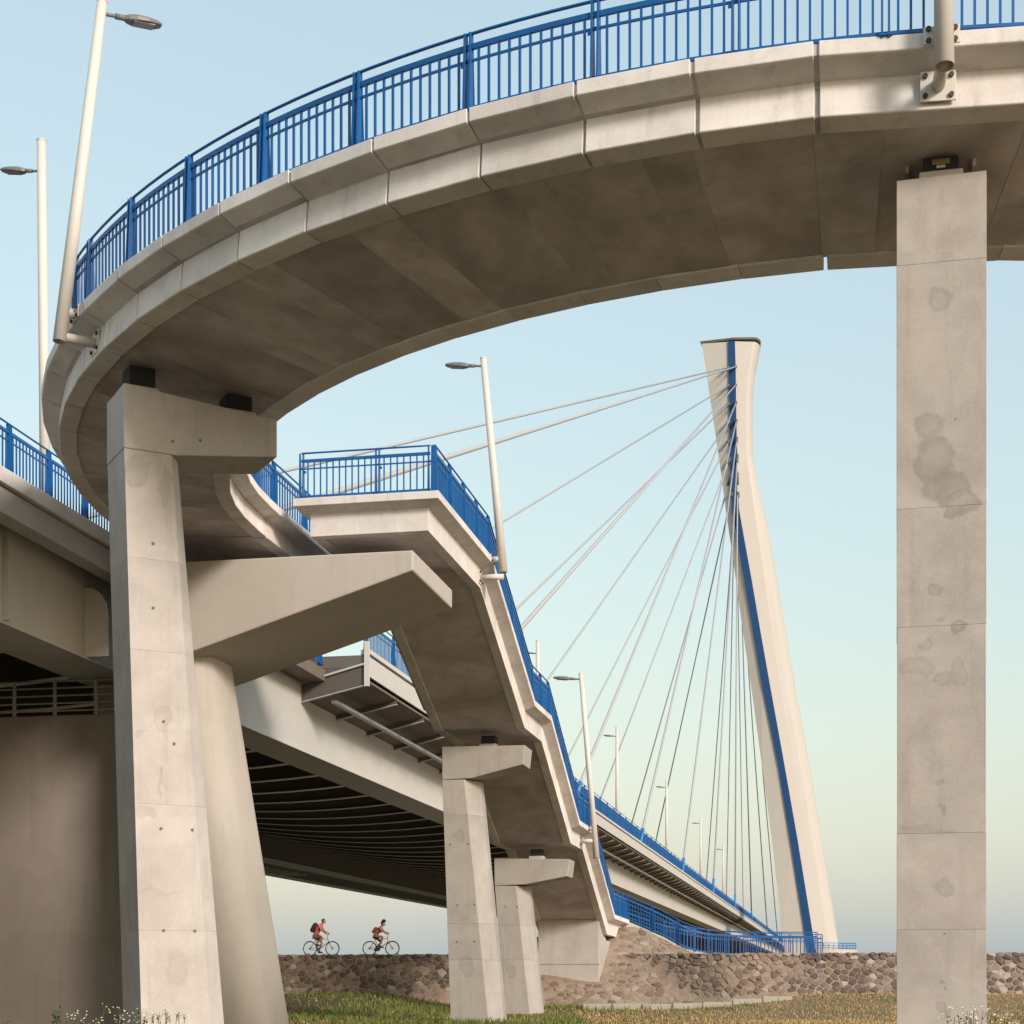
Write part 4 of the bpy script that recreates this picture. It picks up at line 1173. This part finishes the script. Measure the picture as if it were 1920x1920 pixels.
    bc = chest - tdir * (.06 if style['hair'] == 'short' else .12) + back * (.20 if style['hair'] == 'short' else .15)
    szb = style['pack']
    pk = MB(); rr = []
    for t, g in ((-1, .55), (-.75, .9), (0, 1.0), (.7, .92), (1, .5)):
        c = bc + tdir * szb[2] * t
        rr.append([c + back * szb[0] * x * g + L * szb[1] * y * g for x, y in ((-1, -1), (.3, -1), (.9, -.6), (1, 0), (.9, .6), (.3, 1), (-1, 1))])
    pk.loft(rr)
    bpk = thing('backpack', style['pack_label'], 'backpack', bc, 0)
    pb = pk.build('bag', style['packmat'], bpk, smooth=False, bevel=.03)
    for sg in (-1, 1):
        q0 = bc + tdir * szb[2] * .75 + L * .10 * sg - back * szb[0]; q1 = chest.lerp(neck, .75) + L * .115 * sg - back * .02; q2 = chest - back * .17 + L * .12 * sg; q3 = bc - tdir * szb[2] * .7 + L * .12 * sg - back * szb[0]
        MB().bar([q0, q1 + UP * .05, q2, q3], .04, .012, up=Vector((0.3, 0.9, .1))).build('strap', style['packmat'], bpk)
cyclist(601, dict(bike_label='grey bicycle with mint mudguard ridden on the dike, left one', label='cyclist in red shirt and brown shorts riding on the dike crest', frame='bike_frame_grey', fork='bike_frame_grey', wb=1.11,
    crank=rad(95), fender=True, chest=(-.12, 1.29), neck=(.05, 1.48), head=(.16, 1.635), k=1.06, skin='skin', hair='short', shirt='red_shirt', shorts='brown_shorts', leg=.92, collar=.9,
    pack=(.125, .16, .25), packmat='backpack_cloth', pack_label='dark rounded backpack on the red-shirted cyclist'))
cyclist(713, dict(bike_label='lime yellow mountain bicycle ridden on the dike, right one', label='cyclist with black hair bun and sleeveless maroon top riding on the dike crest', frame='bike_frame_lime', fork='bike_frame_lime', wb=1.11,
    crank=rad(25), fender=False, chest=(-.08, 1.21), neck=(.07, 1.37), head=(.15, 1.505), k=.9, skin='skin_light', hair='bun', shirt='maroon_top', shorts='grey_shorts', leg=.38, collar=.55,
    pack=(.075, .12, .17), packmat='maroon_top', pack_label='small brown backpack on the cyclist with the hair bun'))

# ------------------------------------------------------------------ vegetation
def grass(name, label, mat, n, region, hmin, hmax):
    b = MB(); k = 0
    while k < n:
        x, y, w = region()
        if random.random() > w: continue
        k += 1
        if emb(x, y) > gh(x, y) + 0.05 and random.random() < .97: continue
        z = max(gh(x, y), emb(x, y)) - .02
        h = random.uniform(hmin, hmax); a = random.uniform(0, 2 * pi); le = random.uniform(.05, .5) * h
        wd = random.uniform(.012, .03); dx, dy = math.cos(a), math.sin(a); ln = random.uniform(0, 2 * pi)
        b.v += [(x - dx * wd, y - dy * wd, z), (x + dx * wd, y + dy * wd, z), (x + dx * wd * .5 + math.cos(ln) * le * .5, y + dy * wd * .5 + math.sin(ln) * le * .5, z + h * .65), (x + math.cos(ln) * le, y + math.sin(ln) * le, z + h)]
        q = len(b.v) - 4; b.f += [(q, q + 1, q + 2), (q, q + 2, q + 3)]
    tag(b.build(name, mat), label=label, cat='grass', kind='stuff')
def clump(x, y): return 0.5 + 0.5 * math.sin(x * .55 + 1.3 * math.sin(y * .31)) * math.sin(y * .42 + x * .13 + 2)
def reg_green():
    x, y = random.uniform(-16, 26), random.uniform(46, 76)
    w = (0.95 if x < 2.5 else (0.6 if y > 67 and x < 10 else 0.03)) * max(0, clump(x, y) * 1.5 - .35)
    return x, y, w
def reg_dry():
    x, y = random.uniform(-16, 26), random.uniform(46, 76)
    return x, y, (0.35 if x < 2.5 else 0.9) * (0.45 + .55 * (1 - clump(x, y)))
grass('green_grass', 'green grass tufts growing at the foot of the stone slope', 'grass_green', 22000, reg_green, .06, .28)
grass('dry_grass', 'dry straw coloured grass over the meadow', 'grass_dry', 42000, reg_dry, .03, .12)

def weed(label, x_px, depth, top_y, kind, seed):
    rnd = random.Random(seed)
    X = (x_px - 960) * depth / FPX; hgt = Z((1835 - top_y) * depth / FPX)
    root = thing('wild_plant', label, 'plant', (X, depth, 0), 0, 'weeds in the foreground')
    stem, leaf, fl = MB(), MB(), MB()
    nst = rnd.randint(6, 9) if kind == 'flower' else 5
    for i in range(nst):
        a = rnd.uniform(0, 2 * pi); sp = rnd.uniform(.05, .34) if kind == 'flower' else rnd.uniform(.02, .16)
        hh = hgt * rnd.uniform(.80, 1.0)
        base = Vector((X + math.cos(a) * .04, depth + math.sin(a) * .04, 0)); tip = Vector((X + math.cos(a) * sp, depth + math.sin(a) * sp * .6, hh)); midp = base.lerp(tip, .6) + Vector((math.cos(a + 1) * .04, 0, 0))
        stem.tube([base, midp, tip], [.008, .006, .003], 4)
        nl = 22 if kind != 'flower' else 14
        for q in range(nl):
            t = rnd.uniform(.2, .97) if kind == 'flower' else rnd.uniform(.35, 1.0)
            p = base.lerp(midp, t / .6) if t < .6 else midp.lerp(tip, (t - .6) / .4)
            b2 = rnd.uniform(0, 2 * pi); ln = (rnd.uniform(.05, .13) if kind == 'flower' else rnd.uniform(.06, .16)) * (1.15 - .5 * t); wd = ln * .16
            d = Vector((math.cos(b2), math.sin(b2), rnd.uniform(.2, 1.0))).normalized(); sd = d.cross(UP).normalized()
            k = len(leaf.v); leaf.v += [tuple(p), tuple(p + d * ln * .5 + sd * wd), tuple(p + d * ln), tuple(p + d * ln * .5 - sd * wd)]; leaf.f += [(k, k + 1, k + 2, k + 3)]
        if kind == 'flower':
            for q in range(rnd.randint(3, 6)):
                b2 = rnd.uniform(0, 2 * pi); e = tip + Vector((math.cos(b2) * rnd.uniform(.02, .12), math.sin(b2) * .08, rnd.uniform(-.10, .05)))
                stem.tube([midp.lerp(tip, .75), e], .002, 3)
                nrm = Vector((rnd.uniform(-.4, .4), -.5, 1)).normalized(); x_ = nrm.cross(Vector((1, 0, 0))).normalized(); y_ = nrm.cross(x_)
                r = rnd.uniform(.009, .018); k = len(fl.v); fl.v += [tuple(e + nrm * .008)] + [tuple(e + (x_ * math.cos(2 * pi * j / 8) + y_ * math.sin(2 * pi * j / 8)) * r * (1 if j % 2 else .65)) for j in range(8)]
                fl.f += [(k, k + 1 + j, k + 1 + (j + 1) % 8) for j in range(8)]
    stem.build('stems', 'stem_green', root); leaf.build('leaves', 'leaf_green', root, kind='stuff')
    if fl.v: fl.build('flowers', 'petal_white', root, kind='stuff')
wl_ = [(10, 25, 1886, 'leaf', 'dark leafy weed at the bottom left corner'), (108, 24, 1872, 'leaf', 'tall dark green weed in front of the pier wall'), (148, 25, 1900, 'flower', 'low white-flowered weed just right of the dark green weed'), (198, 24.5, 1887, 'flower', 'white daisy-like weed left of the T pier base'), (255, 25, 1893, 'flower', 'small white-flowered weed at the left corner of the T pier'), (287, 25.5, 1896, 'flower', 'thin flowering weed in front of the T pier'), (330, 25, 1888, 'flower', 'branching seedy weed in front of the T pier face'), (1815, 19.5, 1878, 'flower', 'white-flowered weed growing before the tall right pier'), (1795, 20, 1896, 'leaf', 'leafy weed at the base of the tall right pier'), (1868, 20.5, 1900, 'flower', 'small pale weed at the right frame edge beside the pier')]
for i, (x, d, y, kd, lab) in enumerate(wl_): weed(lab, x, d, y, kd, 40 + i)
